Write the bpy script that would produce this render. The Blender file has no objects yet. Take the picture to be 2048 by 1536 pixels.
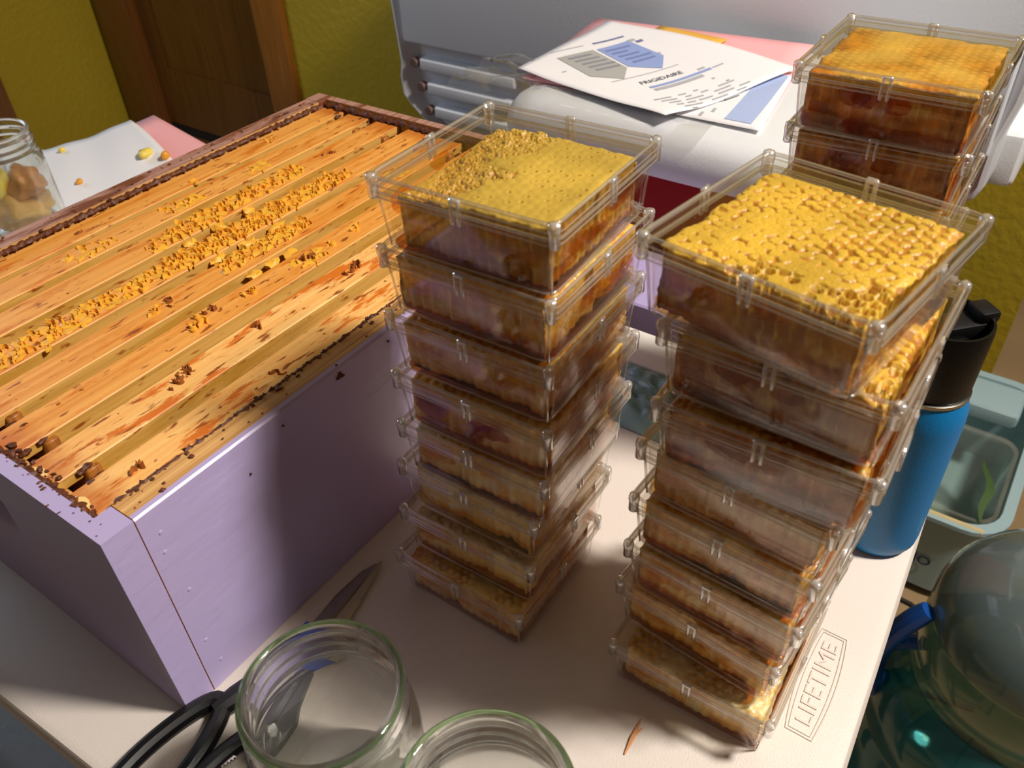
import bpy, bmesh, math, random
import numpy as np
from mathutils import Matrix, Vector, noise as mnoise
random.seed(7)
rng = np.random.default_rng(7)
scene = bpy.context.scene
COL = scene.collection
PI = math.pi

# ------------------------------------------------------------------ camera
cam = bpy.data.cameras.new('camera')
cam.sensor_fit = 'HORIZONTAL'
cam.sensor_width = 36.0
cam.lens = 1676.08 / 2048 * 36.0
cam.clip_start = 0.02
camo = bpy.data.objects.new('camera', cam)
COL.objects.link(camo)
CR = [[0.5708089709218981, -0.8203620253229559, -0.03439863548313472],
      [0.537070960930092, 0.3413496902076926, 0.7713852292601541],
      [-0.6210731854143372, -0.45878811711195194, 0.6354380866427181]]
m = Matrix(CR).transposed().to_4x4()
m.translation = Vector((-0.09933462, -0.33339797, 0.48285619))
camo.matrix_world = m
scene.camera = camo
cam.dof.use_dof = True
cam.dof.focus_distance = 0.58
cam.dof.aperture_fstop = 15.0

# ------------------------------------------------------------------ world, lamps, exposure
scene.view_settings.view_transform = 'Standard'
scene.view_settings.look = 'None'
scene.view_settings.exposure = 0.0
scene.view_settings.gamma = 1.0
scene.view_settings.use_curve_mapping = False
w = bpy.data.worlds.new('room_ambient')
scene.world = w
w.use_nodes = True
w.node_tree.nodes['Background'].inputs[0].default_value = (1.0, 0.86, 0.70, 1)
w.node_tree.nodes['Background'].inputs[1].default_value = 0.15

def area(name, loc, target, size, power, color, shape='DISK', sy=None):
    l = bpy.data.lights.new(name, 'AREA')
    l.shape = shape
    l.size = size
    if sy:
        l.size_y = sy
    l.energy = power
    l.color = color
    o = bpy.data.objects.new(name, l)
    COL.objects.link(o)
    o.location = loc
    o.rotation_euler = (Vector(target) - Vector(loc)).to_track_quat('-Z', 'Y').to_euler()
    return o

area('assumed_ceiling_lamp', (0.76, -1.36, 1.90), (0.2, 0.0, 0.0), 0.31, 72, (1.0, 0.92, 0.83))  # unseen main lamp, its place assumed from the fall of the shadows
area('assumed_cool_side_light', (0.25, 2.6, 0.75), (0.8, 0.1, 0.0), 1.0, 17, (0.62, 0.78, 1.0), 'RECTANGLE', 0.9)  # unseen bluish light, assumed and added on the left; no window stands there
cy = scene.cycles
cy.max_bounces = 16
cy.transparent_max_bounces = 48
cy.transmission_bounces = 12
cy.glossy_bounces = 6
cy.diffuse_bounces = 4
cy.sample_clamp_indirect = 60.0
cy.blur_glossy = 0.5
cy.use_denoising = True


# ------------------------------------------------------------------ helpers
def lin(c):
    return tuple(((v / 255 + 0.055) / 1.055) ** 2.4 if v > 10 else v / 255 / 12.92 for v in c)


def tag(o, label=None, cat=None, group=None, kind=None):
    if label: o['label'] = label
    if cat: o['category'] = cat
    if group: o['group'] = group
    if kind: o['kind'] = kind
    return o


def thing(name, label, cat, loc=(0, 0, 0), rotz=0.0, group=None):
    o = bpy.data.objects.new(name, None)
    COL.objects.link(o)
    o.empty_display_size = 0.02
    o.location = loc
    o.rotation_euler = (0, 0, rotz)
    return tag(o, label, cat, group)


def link(name, me, parent=None, loc=None, rot=None):
    o = bpy.data.objects.new(name, me)
    COL.objects.link(o)
    if parent is not None:
        o.parent = parent
    if loc is not None: o.location = loc
    if rot is not None: o.rotation_euler = rot
    return o


def mesh(name, V, F, mats, smooth=True, mi=None, attr=None):
    me = bpy.data.meshes.new(name)
    me.from_pydata([tuple(map(float, v)) for v in V], [], [tuple(int(i) for i in f) for f in F])
    for mm in (mats if isinstance(mats, (list, tuple)) else [mats]):
        me.materials.append(mm)
    if mi is not None:
        me.polygons.foreach_set('material_index', np.asarray(mi, dtype=np.int32))
    me.polygons.foreach_set('use_smooth', np.full(len(me.polygons), smooth))
    if attr:
        for k, vals in attr.items():
            a = me.attributes.new(k, 'FLOAT', 'POINT')
            a.data.foreach_set('value', np.asarray(vals, dtype=np.float32))
    me.update()
    return me


class MB:
    """collects simple solids into one mesh"""
    def __init__(s):
        s.V = []; s.F = []; s.M = []
    def add(s, V, F, mi=0):
        b = len(s.V)
        s.V += [tuple(v) for v in V]
        s.F += [tuple(i + b for i in f) for f in F]
        s.M += [mi] * len(F)
        return s
    def box(s, x0, x1, y0, y1, z0, z1, mi=0):
        V = [(x, y, z) for z in (z0, z1) for y in (y0, y1) for x in (x0, x1)]
        return s.add(V, [(0, 2, 3, 1), (4, 5, 7, 6), (0, 1, 5, 4), (2, 6, 7, 3), (0, 4, 6, 2), (1, 3, 7, 5)], mi)
    def bbox(s, x0, x1, y0, y1, z0, z1, b=0.002, seg=2, mi=0):
        bm = bmesh.new()
        bmesh.ops.create_cube(bm, size=1)
        for v in bm.verts:
            v.co = Vector(((x0 + x1) / 2 + v.co.x * (x1 - x0), (y0 + y1) / 2 + v.co.y * (y1 - y0), (z0 + z1) / 2 + v.co.z * (z1 - z0)))
        bmesh.ops.bevel(bm, geom=bm.edges[:], offset=b, segments=seg, affect='EDGES', profile=0.6)
        bm.verts.ensure_lookup_table()
        s.add([v.co[:] for v in bm.verts], [[v.index for v in f.verts] for f in bm.faces], mi)
        bm.free()
        return s
    def loft(s, rings, cap0=True, cap1=True, mi=0):
        n = len(rings[0]); V = [p for r in rings for p in r]; F = []
        for k in range(len(rings) - 1):
            for i in range(n):
                j = (i + 1) % n
                F.append((k * n + i, k * n + j, (k + 1) * n + j, (k + 1) * n + i))
        if cap0: F.append(tuple(reversed(range(n))))
        if cap1: F.append(tuple(range((len(rings) - 1) * n, len(rings) * n)))
        return s.add(V, F, mi)
    def lathe(s, prof, n=32, c=(0, 0), closed=False, cap0=True, cap1=True, mi=0):
        rings = [[(c[0] + r * math.cos(2 * PI * i / n), c[1] + r * math.sin(2 * PI * i / n), z) for i in range(n)] for r, z in prof]
        if closed:
            rings.append(rings[0]); cap0 = cap1 = False
        return s.loft(rings, cap0, cap1, mi)
    def tube(s, path, r, n=8, closed=False, mi=0):
        P = [Vector(p) for p in path]; R = r if isinstance(r, (list, tuple)) else [r] * len(P)
        rings = []
        up = Vector((0, 0, 1))
        for i, p in enumerate(P):
            a = P[i - 1] if (i > 0 or closed) else P[i]
            b = P[(i + 1) % len(P)] if (i < len(P) - 1 or closed) else P[i]
            t = (b - a).normalized()
            x = t.cross(up)
            if x.length < 1e-3: x = t.cross(Vector((1, 0, 0)))
            x.normalize(); y = x.cross(t)
            rings.append([tuple(p + R[i] * (math.cos(2 * PI * k / n) * x + math.sin(2 * PI * k / n) * y)) for k in range(n)])
        if closed: rings.append(rings[0])
        return s.loft(rings, not closed, not closed, mi)
    def blob(s, c, r, seed=0, rough=0.25, sub=1, mi=0):
        bm = bmesh.new()
        bmesh.ops.create_icosphere(bm, subdivisions=sub, radius=1)
        for v in bm.verts:
            d = 1 + rough * mnoise.noise(v.co * 1.7 + Vector((seed * 3.1, seed * 1.7, seed)))
            v.co = Vector((c[0] + v.co.x * r[0] * d, c[1] + v.co.y * r[1] * d, c[2] + v.co.z * r[2] * d))
        s.add([v.co[:] for v in bm.verts], [[v.index for v in f.verts] for f in bm.faces], mi)
        bm.free()
        return s
    def prism(s, pts, z0, z1, mi=0):
        n = len(pts)
        return s.loft([[(x, y, z0) for x, y in pts], [(x, y, z1) for x, y in pts]], mi=mi)
    def me(s, name, mats, smooth=True):
        return mesh(name, s.V, s.F, mats, smooth, s.M)
    def build(s, name, mats, parent=None, smooth=True, loc=None, rot=None, angle=None):
        me = s.me(name, mats, smooth)
        o = link(name, me, parent, loc, rot)
        if smooth and angle is not False:
            sharp(me, angle or 35)
        return o


def sharp(me, deg):
    bm = bmesh.new(); bm.from_mesh(me)
    bmesh.ops.recalc_face_normals(bm, faces=bm.faces[:])
    lim = math.radians(deg)
    for e in bm.edges:
        e.smooth = not (len(e.link_faces) == 2 and e.calc_face_angle(0) > lim)
    bm.to_mesh(me); bm.free()


def rrect(hx, hy, r, z, n=4, c=(0, 0)):
    P = []
    for cx, cy, a0 in ((hx - r, hy - r, 0), (-hx + r, hy - r, PI / 2), (-hx + r, -hy + r, PI), (hx - r, -hy + r, 1.5 * PI)):
        for k in range(n + 1):
            a = a0 + PI / 2 * k / n
            P.append((c[0] + cx + r * math.cos(a), c[1] + cy + r * math.sin(a), z))
    return P


def fnoise(x, y, z=0.0):
    return mnoise.noise(Vector((x, y, z)))


def text2d(body, size, offset=0.0):
    cu = bpy.data.curves.new('lettering', 'FONT')
    cu.body = body; cu.size = size; cu.offset = offset; cu.resolution_u = 3
    o = bpy.data.objects.new('lettering', cu)
    COL.objects.link(o)
    dg = bpy.context.evaluated_depsgraph_get()
    me = bpy.data.meshes.new_from_object(o.evaluated_get(dg))
    V = [(v.co.x, v.co.y) for v in me.vertices]; F = [list(p.vertices) for p in me.polygons]
    bpy.data.objects.remove(o); bpy.data.curves.remove(cu); bpy.data.meshes.remove(me)
    return V, F


# ------------------------------------------------------------------ materials
def new_mat(name):
    mt = bpy.data.materials.new(name); mt.use_nodes = True
    nt = mt.node_tree
    return mt, nt, nt.nodes['Principled BSDF'], nt.nodes['Material Output']


def N(nt, t, **kw):
    n = nt.nodes.new(t)
    for k, v in kw.items(): setattr(n, k, v)
    return n


def solid(name, col, rough=0.5, metal=0.0, var=0.0, vscale=20, bump=0.0, bscale=200, coat=0.0, stretch=(1, 1, 1), spec=0.5, sss=0):
    mt, nt, b, out = new_mat(name)
    c = lin(col)
    b.inputs['Base Color'].default_value = (*c, 1)
    b.inputs['Roughness'].default_value = rough
    b.inputs['Metallic'].default_value = metal
    b.inputs['Coat Weight'].default_value = coat
    b.inputs['Specular IOR Level'].default_value = spec
    if sss:
        b.inputs['Subsurface Weight'].default_value = sss
        b.inputs['Subsurface Radius'].default_value = (0.006, 0.003, 0.001)
    tc = N(nt, 'ShaderNodeTexCoord'); mp = N(nt, 'ShaderNodeMapping')
    mp.inputs['Scale'].default_value = stretch
    nt.links.new(tc.outputs['Object'], mp.inputs[0])
    if var:
        nz = N(nt, 'ShaderNodeTexNoise'); nz.inputs['Scale'].default_value = vscale; nz.inputs['Detail'].default_value = 5
        nt.links.new(mp.outputs[0], nz.inputs['Vector'])
        mx = N(nt, 'ShaderNodeMix', data_type='RGBA')
        mx.inputs[6].default_value = (*[v * (1 - var) for v in c], 1)
        mx.inputs[7].default_value = (*[min(1, v * (1 + var)) for v in c], 1)
        nt.links.new(nz.outputs[0], mx.inputs[0]); nt.links.new(mx.outputs[2], b.inputs['Base Color'])
    if bump:
        nb = N(nt, 'ShaderNodeTexNoise'); nb.inputs['Scale'].default_value = bscale; nb.inputs['Detail'].default_value = 3
        nt.links.new(mp.outputs[0], nb.inputs['Vector'])
        bp = N(nt, 'ShaderNodeBump'); bp.inputs['Strength'].default_value = bump; bp.inputs['Distance'].default_value = 0.002
        nt.links.new(nb.outputs[0], bp.inputs['Height']); nt.links.new(bp.outputs[0], b.inputs['Normal'])
    return mt


def sheer(name, tint, ior=1.5, rough=0.02, gain=1.0, bump=0.0, bscale=60, gcol=(1, 1, 1), haze=0.0, hcol=(0.8, 0.78, 0.72)):
    """clear wall: see-through with a fresnel gloss"""
    mt, nt, b, out = new_mat(name)
    nt.nodes.remove(b)
    tr = N(nt, 'ShaderNodeBsdfTransparent'); tr.inputs[0].default_value = (*tint, 1)
    gl = N(nt, 'ShaderNodeBsdfGlossy'); gl.inputs['Roughness'].default_value = rough; gl.inputs[0].default_value = (*gcol, 1)
    fr = N(nt, 'ShaderNodeFresnel'); fr.inputs[0].default_value = ior
    ge = N(nt, 'ShaderNodeNewGeometry')      # same gloss on both sides of a thin wall
    ma = N(nt, 'ShaderNodeMath', operation='MULTIPLY_ADD')
    ma.inputs[1].default_value = 1.0 / ior - ior; ma.inputs[2].default_value = ior
    nt.links.new(ge.outputs['Backfacing'], ma.inputs[0]); nt.links.new(ma.outputs[0], fr.inputs[0])
    mu = N(nt, 'ShaderNodeMath', operation='MULTIPLY'); mu.inputs[1].default_value = gain
    mu.use_clamp = True
    mx = N(nt, 'ShaderNodeMixShader')
    nt.links.new(fr.outputs[0], mu.inputs[0]); nt.links.new(mu.outputs[0], mx.inputs[0])
    base = tr
    if haze:
        df = N(nt, 'ShaderNodeBsdfDiffuse'); df.inputs[0].default_value = (*hcol, 1)
        m2 = N(nt, 'ShaderNodeMixShader'); m2.inputs[0].default_value = haze
        nt.links.new(tr.outputs[0], m2.inputs[1]); nt.links.new(df.outputs[0], m2.inputs[2]); base = m2
    nt.links.new(base.outputs[0], mx.inputs[1]); nt.links.new(gl.outputs[0], mx.inputs[2])
    if bump:
        tc = N(nt, 'ShaderNodeTexCoord')
        nb = N(nt, 'ShaderNodeTexNoise'); nb.inputs['Scale'].default_value = bscale
        nt.links.new(tc.outputs['Object'], nb.inputs['Vector'])
        bp = N(nt, 'ShaderNodeBump'); bp.inputs['Strength'].default_value = bump; bp.inputs['Distance'].default_value = 0.002
        nt.links.new(nb.outputs[0], bp.inputs['Height'])
        nt.links.new(bp.outputs[0], gl.inputs['Normal']); nt.links.new(bp.outputs[0], fr.inputs['Normal'])
    nt.links.new(mx.outputs[0], out.inputs[0])
    return mt


def glass(name, col, ior=1.5, rough=0.0):
    mt, nt, b, out = new_mat(name)
    b.inputs['Base Color'].default_value = (*col, 1)
    b.inputs['Transmission Weight'].default_value = 1
    b.inputs['Roughness'].default_value = rough
    b.inputs['IOR'].default_value = ior
    return mt


def ramp(nt, src, stops):
    r = N(nt, 'ShaderNodeValToRGB')
    while len(r.color_ramp.elements) < len(stops): r.color_ramp.elements.new(0.5)
    for e, (p, c) in zip(r.color_ramp.elements, stops):
        e.position = p; e.color = (*lin(c), 1)
    nt.links.new(src, r.inputs[0])
    return r


def wood(name, light, dark, stain=None, grain=(1.2, 60, 60), rough=0.45, coat=0.0, blotch=9, stain_lo=0.52, stain_hi=0.62, ends=False):
    mt, nt, b, out = new_mat(name)
    tc = N(nt, 'ShaderNodeTexCoord'); mp = N(nt, 'ShaderNodeMapping'); mp.inputs['Scale'].default_value = grain
    oi = N(nt, 'ShaderNodeObjectInfo')
    ad = N(nt, 'ShaderNodeVectorMath', operation='ADD')
    sc = N(nt, 'ShaderNodeVectorMath', operation='SCALE'); sc.inputs[3].default_value = 7.0
    nt.links.new(oi.outputs['Random'], sc.inputs[0])
    nt.links.new(tc.outputs['Object'], ad.inputs[0]); nt.links.new(sc.outputs[0], ad.inputs[1])
    nt.links.new(ad.outputs[0], mp.inputs[0])
    nz = N(nt, 'ShaderNodeTexNoise'); nz.inputs['Scale'].default_value = 4; nz.inputs['Detail'].default_value = 6
    nt.links.new(mp.outputs[0], nz.inputs['Vector'])
    rp = ramp(nt, nz.outputs[0], [(0.3, dark), (0.65, light)])
    cur = rp.outputs[0]
    if stain:
        mp2 = N(nt, 'ShaderNodeMapping'); mp2.inputs['Scale'].default_value = (0.22, 1, 1)
        nt.links.new(ad.outputs[0], mp2.inputs[0])
        n2 = N(nt, 'ShaderNodeTexNoise'); n2.inputs['Scale'].default_value = blotch * 5; n2.inputs['Detail'].default_value = 7; n2.inputs['Roughness'].default_value = 0.65
        nt.links.new(mp2.outputs[0], n2.inputs['Vector'])
        r2 = ramp(nt, n2.outputs[0], [(stain_lo, (0, 0, 0)), (stain_hi, (255, 255, 255))])
        mx = N(nt, 'ShaderNodeMix', data_type='RGBA'); mx.inputs[7].default_value = (*lin(stain), 1)
        nt.links.new(r2.outputs[0], mx.inputs[0]); nt.links.new(cur, mx.inputs[6]); cur = mx.outputs[2]
        # fine dark flecks
        n3 = N(nt, 'ShaderNodeTexNoise'); n3.inputs['Scale'].default_value = 260; n3.inputs['Detail'].default_value = 3
        nt.links.new(mp2.outputs[0], n3.inputs['Vector'])
        r3 = ramp(nt, n3.outputs[0], [(0.61, (0, 0, 0)), (0.69, (255, 255, 255))])
        mx3 = N(nt, 'ShaderNodeMix', data_type='RGBA'); mx3.inputs[7].default_value = (*lin((150, 78, 24)), 1)
        nt.links.new(r3.outputs[0], mx3.inputs[0]); nt.links.new(cur, mx3.inputs[6]); cur = mx3.outputs[2]
    if ends:      # propolis glaze rubbed on towards both ends
        sx = N(nt, 'ShaderNodeSeparateXYZ'); nt.links.new(tc.outputs['Object'], sx.inputs[0])
        m1 = N(nt, 'ShaderNodeMath', operation='SUBTRACT'); m1.inputs[1].default_value = 0.2525; nt.links.new(sx.outputs[0], m1.inputs[0])
        m2 = N(nt, 'ShaderNodeMath', operation='ABSOLUTE'); nt.links.new(m1.outputs[0], m2.inputs[0])
        m3 = N(nt, 'ShaderNodeMath', operation='MULTIPLY_ADD'); m3.inputs[1].default_value = 16.0; m3.inputs[2].default_value = -3.45; nt.links.new(m2.outputs[0], m3.inputs[0])
        m4 = N(nt, 'ShaderNodeMath', operation='ADD'); nt.links.new(m3.outputs[0], m4.inputs[0]); nt.links.new(n2.outputs[0], m4.inputs[1])
        r4 = ramp(nt, m4.outputs[0], [(0.45, (0, 0, 0)), (0.75, (220, 220, 220))])
        mx4 = N(nt, 'ShaderNodeMix', data_type='RGBA'); mx4.inputs[7].default_value = (*lin((188, 98, 22)), 1)
        nt.links.new(r4.outputs[0], mx4.inputs[0]); nt.links.new(cur, mx4.inputs[6]); cur = mx4.outputs[2]
    nt.links.new(cur, b.inputs['Base Color'])
    b.inputs['Roughness'].default_value = rough
    b.inputs['Coat Weight'].default_value = coat
    b.inputs['Coat Roughness'].default_value = 0.15
    bp = N(nt, 'ShaderNodeBump'); bp.inputs['Strength'].default_value = 0.25; bp.inputs['Distance'].default_value = 0.001
    nt.links.new(nz.outputs[0], bp.inputs['Height']); nt.links.new(bp.outputs[0], b.inputs['Normal'])
    return mt


def comb_mat(name, honey, wax, deep, wet=0.5, sss=0.15):
    mt, nt, b, out = new_mat(name)
    at = N(nt, 'ShaderNodeAttribute', attribute_name='cap')
    tc = N(nt, 'ShaderNodeTexCoord')
    oi = N(nt, 'ShaderNodeObjectInfo')
    ad = N(nt, 'ShaderNodeVectorMath', operation='ADD')
    nt.links.new(tc.outputs['Object'], ad.inputs[0]); nt.links.new(oi.outputs['Random'], ad.inputs[1])
    nz = N(nt, 'ShaderNodeTexNoise'); nz.inputs['Scale'].default_value = 75; nz.inputs['Detail'].default_value = 5
    nt.links.new(ad.outputs[0], nz.inputs['Vector'])
    r1 = ramp(nt, nz.outputs[0], [(0.36, deep), (0.62, honey)])
    nw = N(nt, 'ShaderNodeTexNoise'); nw.inputs['Scale'].default_value = 30; nw.inputs['Detail'].default_value = 3
    nt.links.new(ad.outputs[0], nw.inputs['Vector'])
    r2 = ramp(nt, nw.outputs[0], [(0.35, tuple(v * 0.86 for v in wax)), (0.65, wax)])
    mx = N(nt, 'ShaderNodeMix', data_type='RGBA')
    nt.links.new(at.outputs['Fac'], mx.inputs[0]); nt.links.new(r1.outputs[0], mx.inputs[6]); nt.links.new(r2.outputs[0], mx.inputs[7])
    nt.links.new(mx.outputs[2], b.inputs['Base Color'])
    b.inputs['Roughness'].default_value = 0.4
    b.inputs['Coat Weight'].default_value = wet
    b.inputs['Coat Roughness'].default_value = 0.05
    if sss:
        b.inputs['Subsurface Weight'].default_value = sss
        b.inputs['Subsurface Radius'].default_value = (1.0, 0.62, 0.2)
        b.inputs['Subsurface Scale'].default_value = 0.008
    nb = N(nt, 'ShaderNodeTexNoise'); nb.inputs['Scale'].default_value = 420; nb.inputs['Detail'].default_value = 2
    nt.links.new(ad.outputs[0], nb.inputs['Vector'])
    bp = N(nt, 'ShaderNodeBump'); bp.inputs['Strength'].default_value = 0.4; bp.inputs['Distance'].default_value = 0.0012
    n5 = N(nt, 'ShaderNodeTexNoise'); n5.inputs['Scale'].default_value = 170; n5.inputs['Detail'].default_value = 3
    nt.links.new(ad.outputs[0], n5.inputs['Vector'])
    b5 = N(nt, 'ShaderNodeBump'); b5.inputs['Strength'].default_value = 0.5; b5.inputs['Distance'].default_value = 0.004
    nt.links.new(n5.outputs[0], b5.inputs['Height'])
    nt.links.new(nb.outputs[0], bp.inputs['Height']); nt.links.new(bp.outputs[0], b.inputs['Normal']); nt.links.new(b5.outputs[0], b.inputs['Coat Normal'])
    return mt


M = {}
M['purple'] = solid('lilac_paint', (182, 168, 212), 0.32, var=0.04, vscale=14, bump=0.25, bscale=90, stretch=(0.25, 1, 1), coat=0.06)
M['bare'] = wood('bare_pine', (226, 178, 112), (178, 124, 62), grain=(1.5, 130, 20), rough=0.6)
M['stained_rim'] = wood('stained_rim_wood', (190, 148, 132), (150, 104, 88), stain=(120, 66, 36), grain=(1.5, 90, 20), rough=0.5, stain_lo=0.56, stain_hi=0.66)
M['topbar'] = wood('frame_wood', (240, 172, 84), (222, 142, 52), stain=(214, 122, 30), grain=(1.5, 60, 60), rough=0.5, ends=True, blotch=16, stain_lo=0.54, stain_hi=0.64)
M['topbar_pale'] = wood('scraped_frame_wood', (248, 198, 122), (238, 170, 86), stain=(216, 116, 30), grain=(1.5, 60, 60), rough=0.5, stain_lo=0.53, stain_hi=0.57, ends=True, blotch=14)
M['end_bar'] = wood('stained_end_bar', (176, 108, 34), (126, 70, 20), grain=(60, 60, 3), rough=0.45)
M['fresh_wood'] = solid('fresh_cut_wood', (246, 206, 130), 0.6)
M['frame_side'] = wood('frame_side_wood', (222, 174, 92), (190, 144, 66), stain=(196, 146, 58), grain=(1.5, 60, 60), rough=0.4, coat=0.1)
M['propolis'] = solid('propolis', (92, 46, 20), 0.55, var=0.55, vscale=160, bump=0.5, bscale=300)
M['burr'] = solid('burr_wax', (240, 178, 58), 0.5, var=0.2, vscale=120, sss=0.3)
M['burr_dark'] = solid('chewed_wax', (150, 84, 30), 0.6, var=0.4, vscale=150)
M['brood_comb'] = solid('old_comb', (150, 104, 40), 0.45, var=0.4, vscale=220, bump=0.5, bscale=250)
M['plastic'] = sheer('clear_plastic', (0.98, 0.975, 0.96), 1.5, 0.03, 0.72)
M['plastic_solid'] = sheer('clear_plastic_pegs', (0.95, 0.94, 0.92), 1.5, 0.10, 4.0, haze=0.24, hcol=(0.95, 0.93, 0.9))  # whitish haze mixed in so the clear pegs look lit
M['plastic_edge'] = sheer('clear_plastic_edge', (0.94, 0.92, 0.88), 1.5, 0.08, 2.6, haze=0.13, hcol=(0.95, 0.92, 0.86))  # pale haze mixed in to paint the bright lines of clear edges
M['honey'] = sheer('honey', (0.80, 0.47, 0.12), 1.49, 0.05, 0.8)
M['honey_pale'] = sheer('light_honey', (0.95, 0.78, 0.44), 1.49, 0.05, 0.8)
M['comb_gold'] = comb_mat('comb_gold', (214, 152, 58), (238, 194, 72), (168, 106, 28), wet=0.15)
M['comb_olive'] = comb_mat('comb_olive', (208, 152, 58), (226, 190, 84), (168, 110, 30), wet=0.15)
M['comb_dark'] = comb_mat('comb_dark', (216, 138, 38), (240, 196, 92), (150, 82, 14), wet=0.4, sss=0)
M['comb_amber'] = comb_mat('comb_amber', (248, 190, 84), (252, 222, 136), (214, 142, 40), sss=0)
M['comb_pale'] = comb_mat('comb_pale', (252, 212, 118), (254, 240, 186), (232, 174, 70), sss=0)
M['table'] = solid('table_plastic', (216, 206, 197), 0.45, var=0.03, vscale=10, bump=0.15, bscale=900)
M['steel_grey'] = solid('grey_steel', (120, 120, 120), 0.4, 0.8)
M['glass'] = glass('jar_glass', (0.90, 0.985, 0.90), 1.5)
def jar_mat():
    mt, nt, b, out = new_mat('jar_glass_wall')
    b.inputs['Base Color'].default_value = (0.955, 0.985, 0.955, 1)
    b.inputs['Transmission Weight'].default_value = 1; b.inputs['Roughness'].default_value = 0.0; b.inputs['IOR'].default_value = 1.5
    tr = N(nt, 'ShaderNodeBsdfTransparent'); tr.inputs[0].default_value = (0.985, 0.995, 0.985, 1)
    mx = N(nt, 'ShaderNodeMixShader'); mx.inputs[0].default_value = 0.10
    nt.links.new(b.outputs[0], mx.inputs[1]); nt.links.new(tr.outputs[0], mx.inputs[2]); nt.links.new(mx.outputs[0], out.inputs[0])
    return mt
M['glass'] = jar_mat()
M['black'] = solid('black_plastic', (9, 9, 9), 0.4, bump=0.1, bscale=500, spec=0.3)
M['black_soft'] = solid('black_rubber', (12, 12, 13), 0.45, spec=0.35)
M['steel'] = solid('blade_steel', (190, 186, 176), 0.22, 1.0, var=0.1, vscale=40)
M['blue'] = solid('blue_plastic', (36, 84, 190), 0.4)
M['cooler_white'] = solid('white_cooler_plastic', (226, 228, 230), 0.38, var=0.02, bump=0.1, bscale=300)
M['cooler_shaded'] = solid('greyed_white_cooler_plastic', (220, 224, 230), 0.4, var=0.03, vscale=6, bump=0.1, bscale=300)  # white plastic too; its grey-blue shading is put into the colour
M['hole'] = solid('brown_screw_recess', (110, 84, 74), 0.6)
M['red'] = solid('red_cooler_plastic', (150, 8, 6), 0.5, spec=0.2)
M['paper'] = solid('white_paper', (238, 236, 238), 0.75)
M['paper_grey'] = solid('grey_print', (172, 172, 168), 0.75)
M['ink_blue'] = solid('blue_print', (146, 164, 214), 0.75)
M['ink_pale_blue'] = solid('pale_blue_print', (168, 184, 222), 0.75)
M['ink'] = solid('dark_print', (78, 80, 92), 0.75)
M['ink_soft'] = solid('soft_grey_print', (176, 178, 184), 0.75)
M['ink_navy'] = solid('navy_print', (112, 118, 160), 0.75)
M['pink'] = solid('pink_paper', (246, 176, 178), 0.75)
M['yellow_paper'] = solid('yellow_paper', (232, 178, 70), 0.75)
M['bag'] = sheer('clear_bag_film', (0.965, 0.965, 0.965), 1.5, 0.05, 2.0, bump=0.3, bscale=25, haze=0.04, hcol=(0.8, 0.84, 0.9))
M['bottle_blue'] = solid('blue_powder_coat', (6, 118, 182), 0.4, bump=0.12, bscale=900)
M['jug'] = sheer('teal_jug_plastic', (0.42, 0.66, 0.66), 1.5, 0.06, 1.2, bump=0.05, haze=0.30, hcol=(0.04, 0.30, 0.31))
M['jug_clear'] = sheer('clear_jug_plastic', (0.80, 0.84, 0.76), 1.5, 0.06, 1.2, haze=0.08, hcol=(0.4, 0.4, 0.32))
M['jug_grey'] = sheer('smoky_jug_plastic', (0.52, 0.62, 0.63), 1.5, 0.1, 1.5, bump=0.1, bscale=14, haze=0.22, hcol=(0.32, 0.40, 0.42))
M['jug_handle'] = solid('blue_jug_handle', (20, 74, 150), 0.35)
M['tub'] = solid('grey_blue_tub_plastic', (160, 186, 190), 0.4, var=0.03)
M['tub_front'] = solid('grey_tub_side', (132, 140, 136), 0.45)
M['bin'] = sheer('clear_bin_plastic', (0.90, 0.94, 0.90), 1.5, 0.06, 1.5, haze=0.12)
M['leaf'] = solid('green_leaf', (66, 92, 46), 0.5, var=0.2)
M['navy'] = solid('navy_lettering', (44, 50, 92), 0.5)
M['cord'] = solid('black_cord', (16, 16, 16), 0.5)
M['teal_cloth'] = solid('teal_plastic_bag', (120, 160, 164), 0.4, var=0.3, vscale=20, coat=0.3)
M['wax_yellow'] = solid('yellow_wax', (240, 212, 96), 0.45, var=0.2, vscale=200, sss=0.3)
M['wax_orange'] = solid('orange_wax', (226, 156, 40), 0.4, sss=0.2)
M['wax_pale'] = solid('pale_orange_sliver', (214, 152, 100), 0.5)
M['comb_chunk'] = solid('comb_chunk_wax', (222, 176, 92), 0.4, var=0.3, vscale=80, bump=0.6, bscale=160, coat=0.3, sss=0.3)
M['comb_chunk_amber'] = solid('amber_comb_chunk', (200, 140, 70), 0.4, var=0.35, vscale=90, bump=0.6, bscale=160, coat=0.3, sss=0.3)
M['rug'] = solid('grey_woven_rug', (152, 158, 164), 0.9, var=0.25, vscale=60, bump=0.6, bscale=120, stretch=(1, 8, 1))
M['bench'] = wood('dark_bench_wood', (84, 54, 30), (56, 34, 18))


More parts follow.
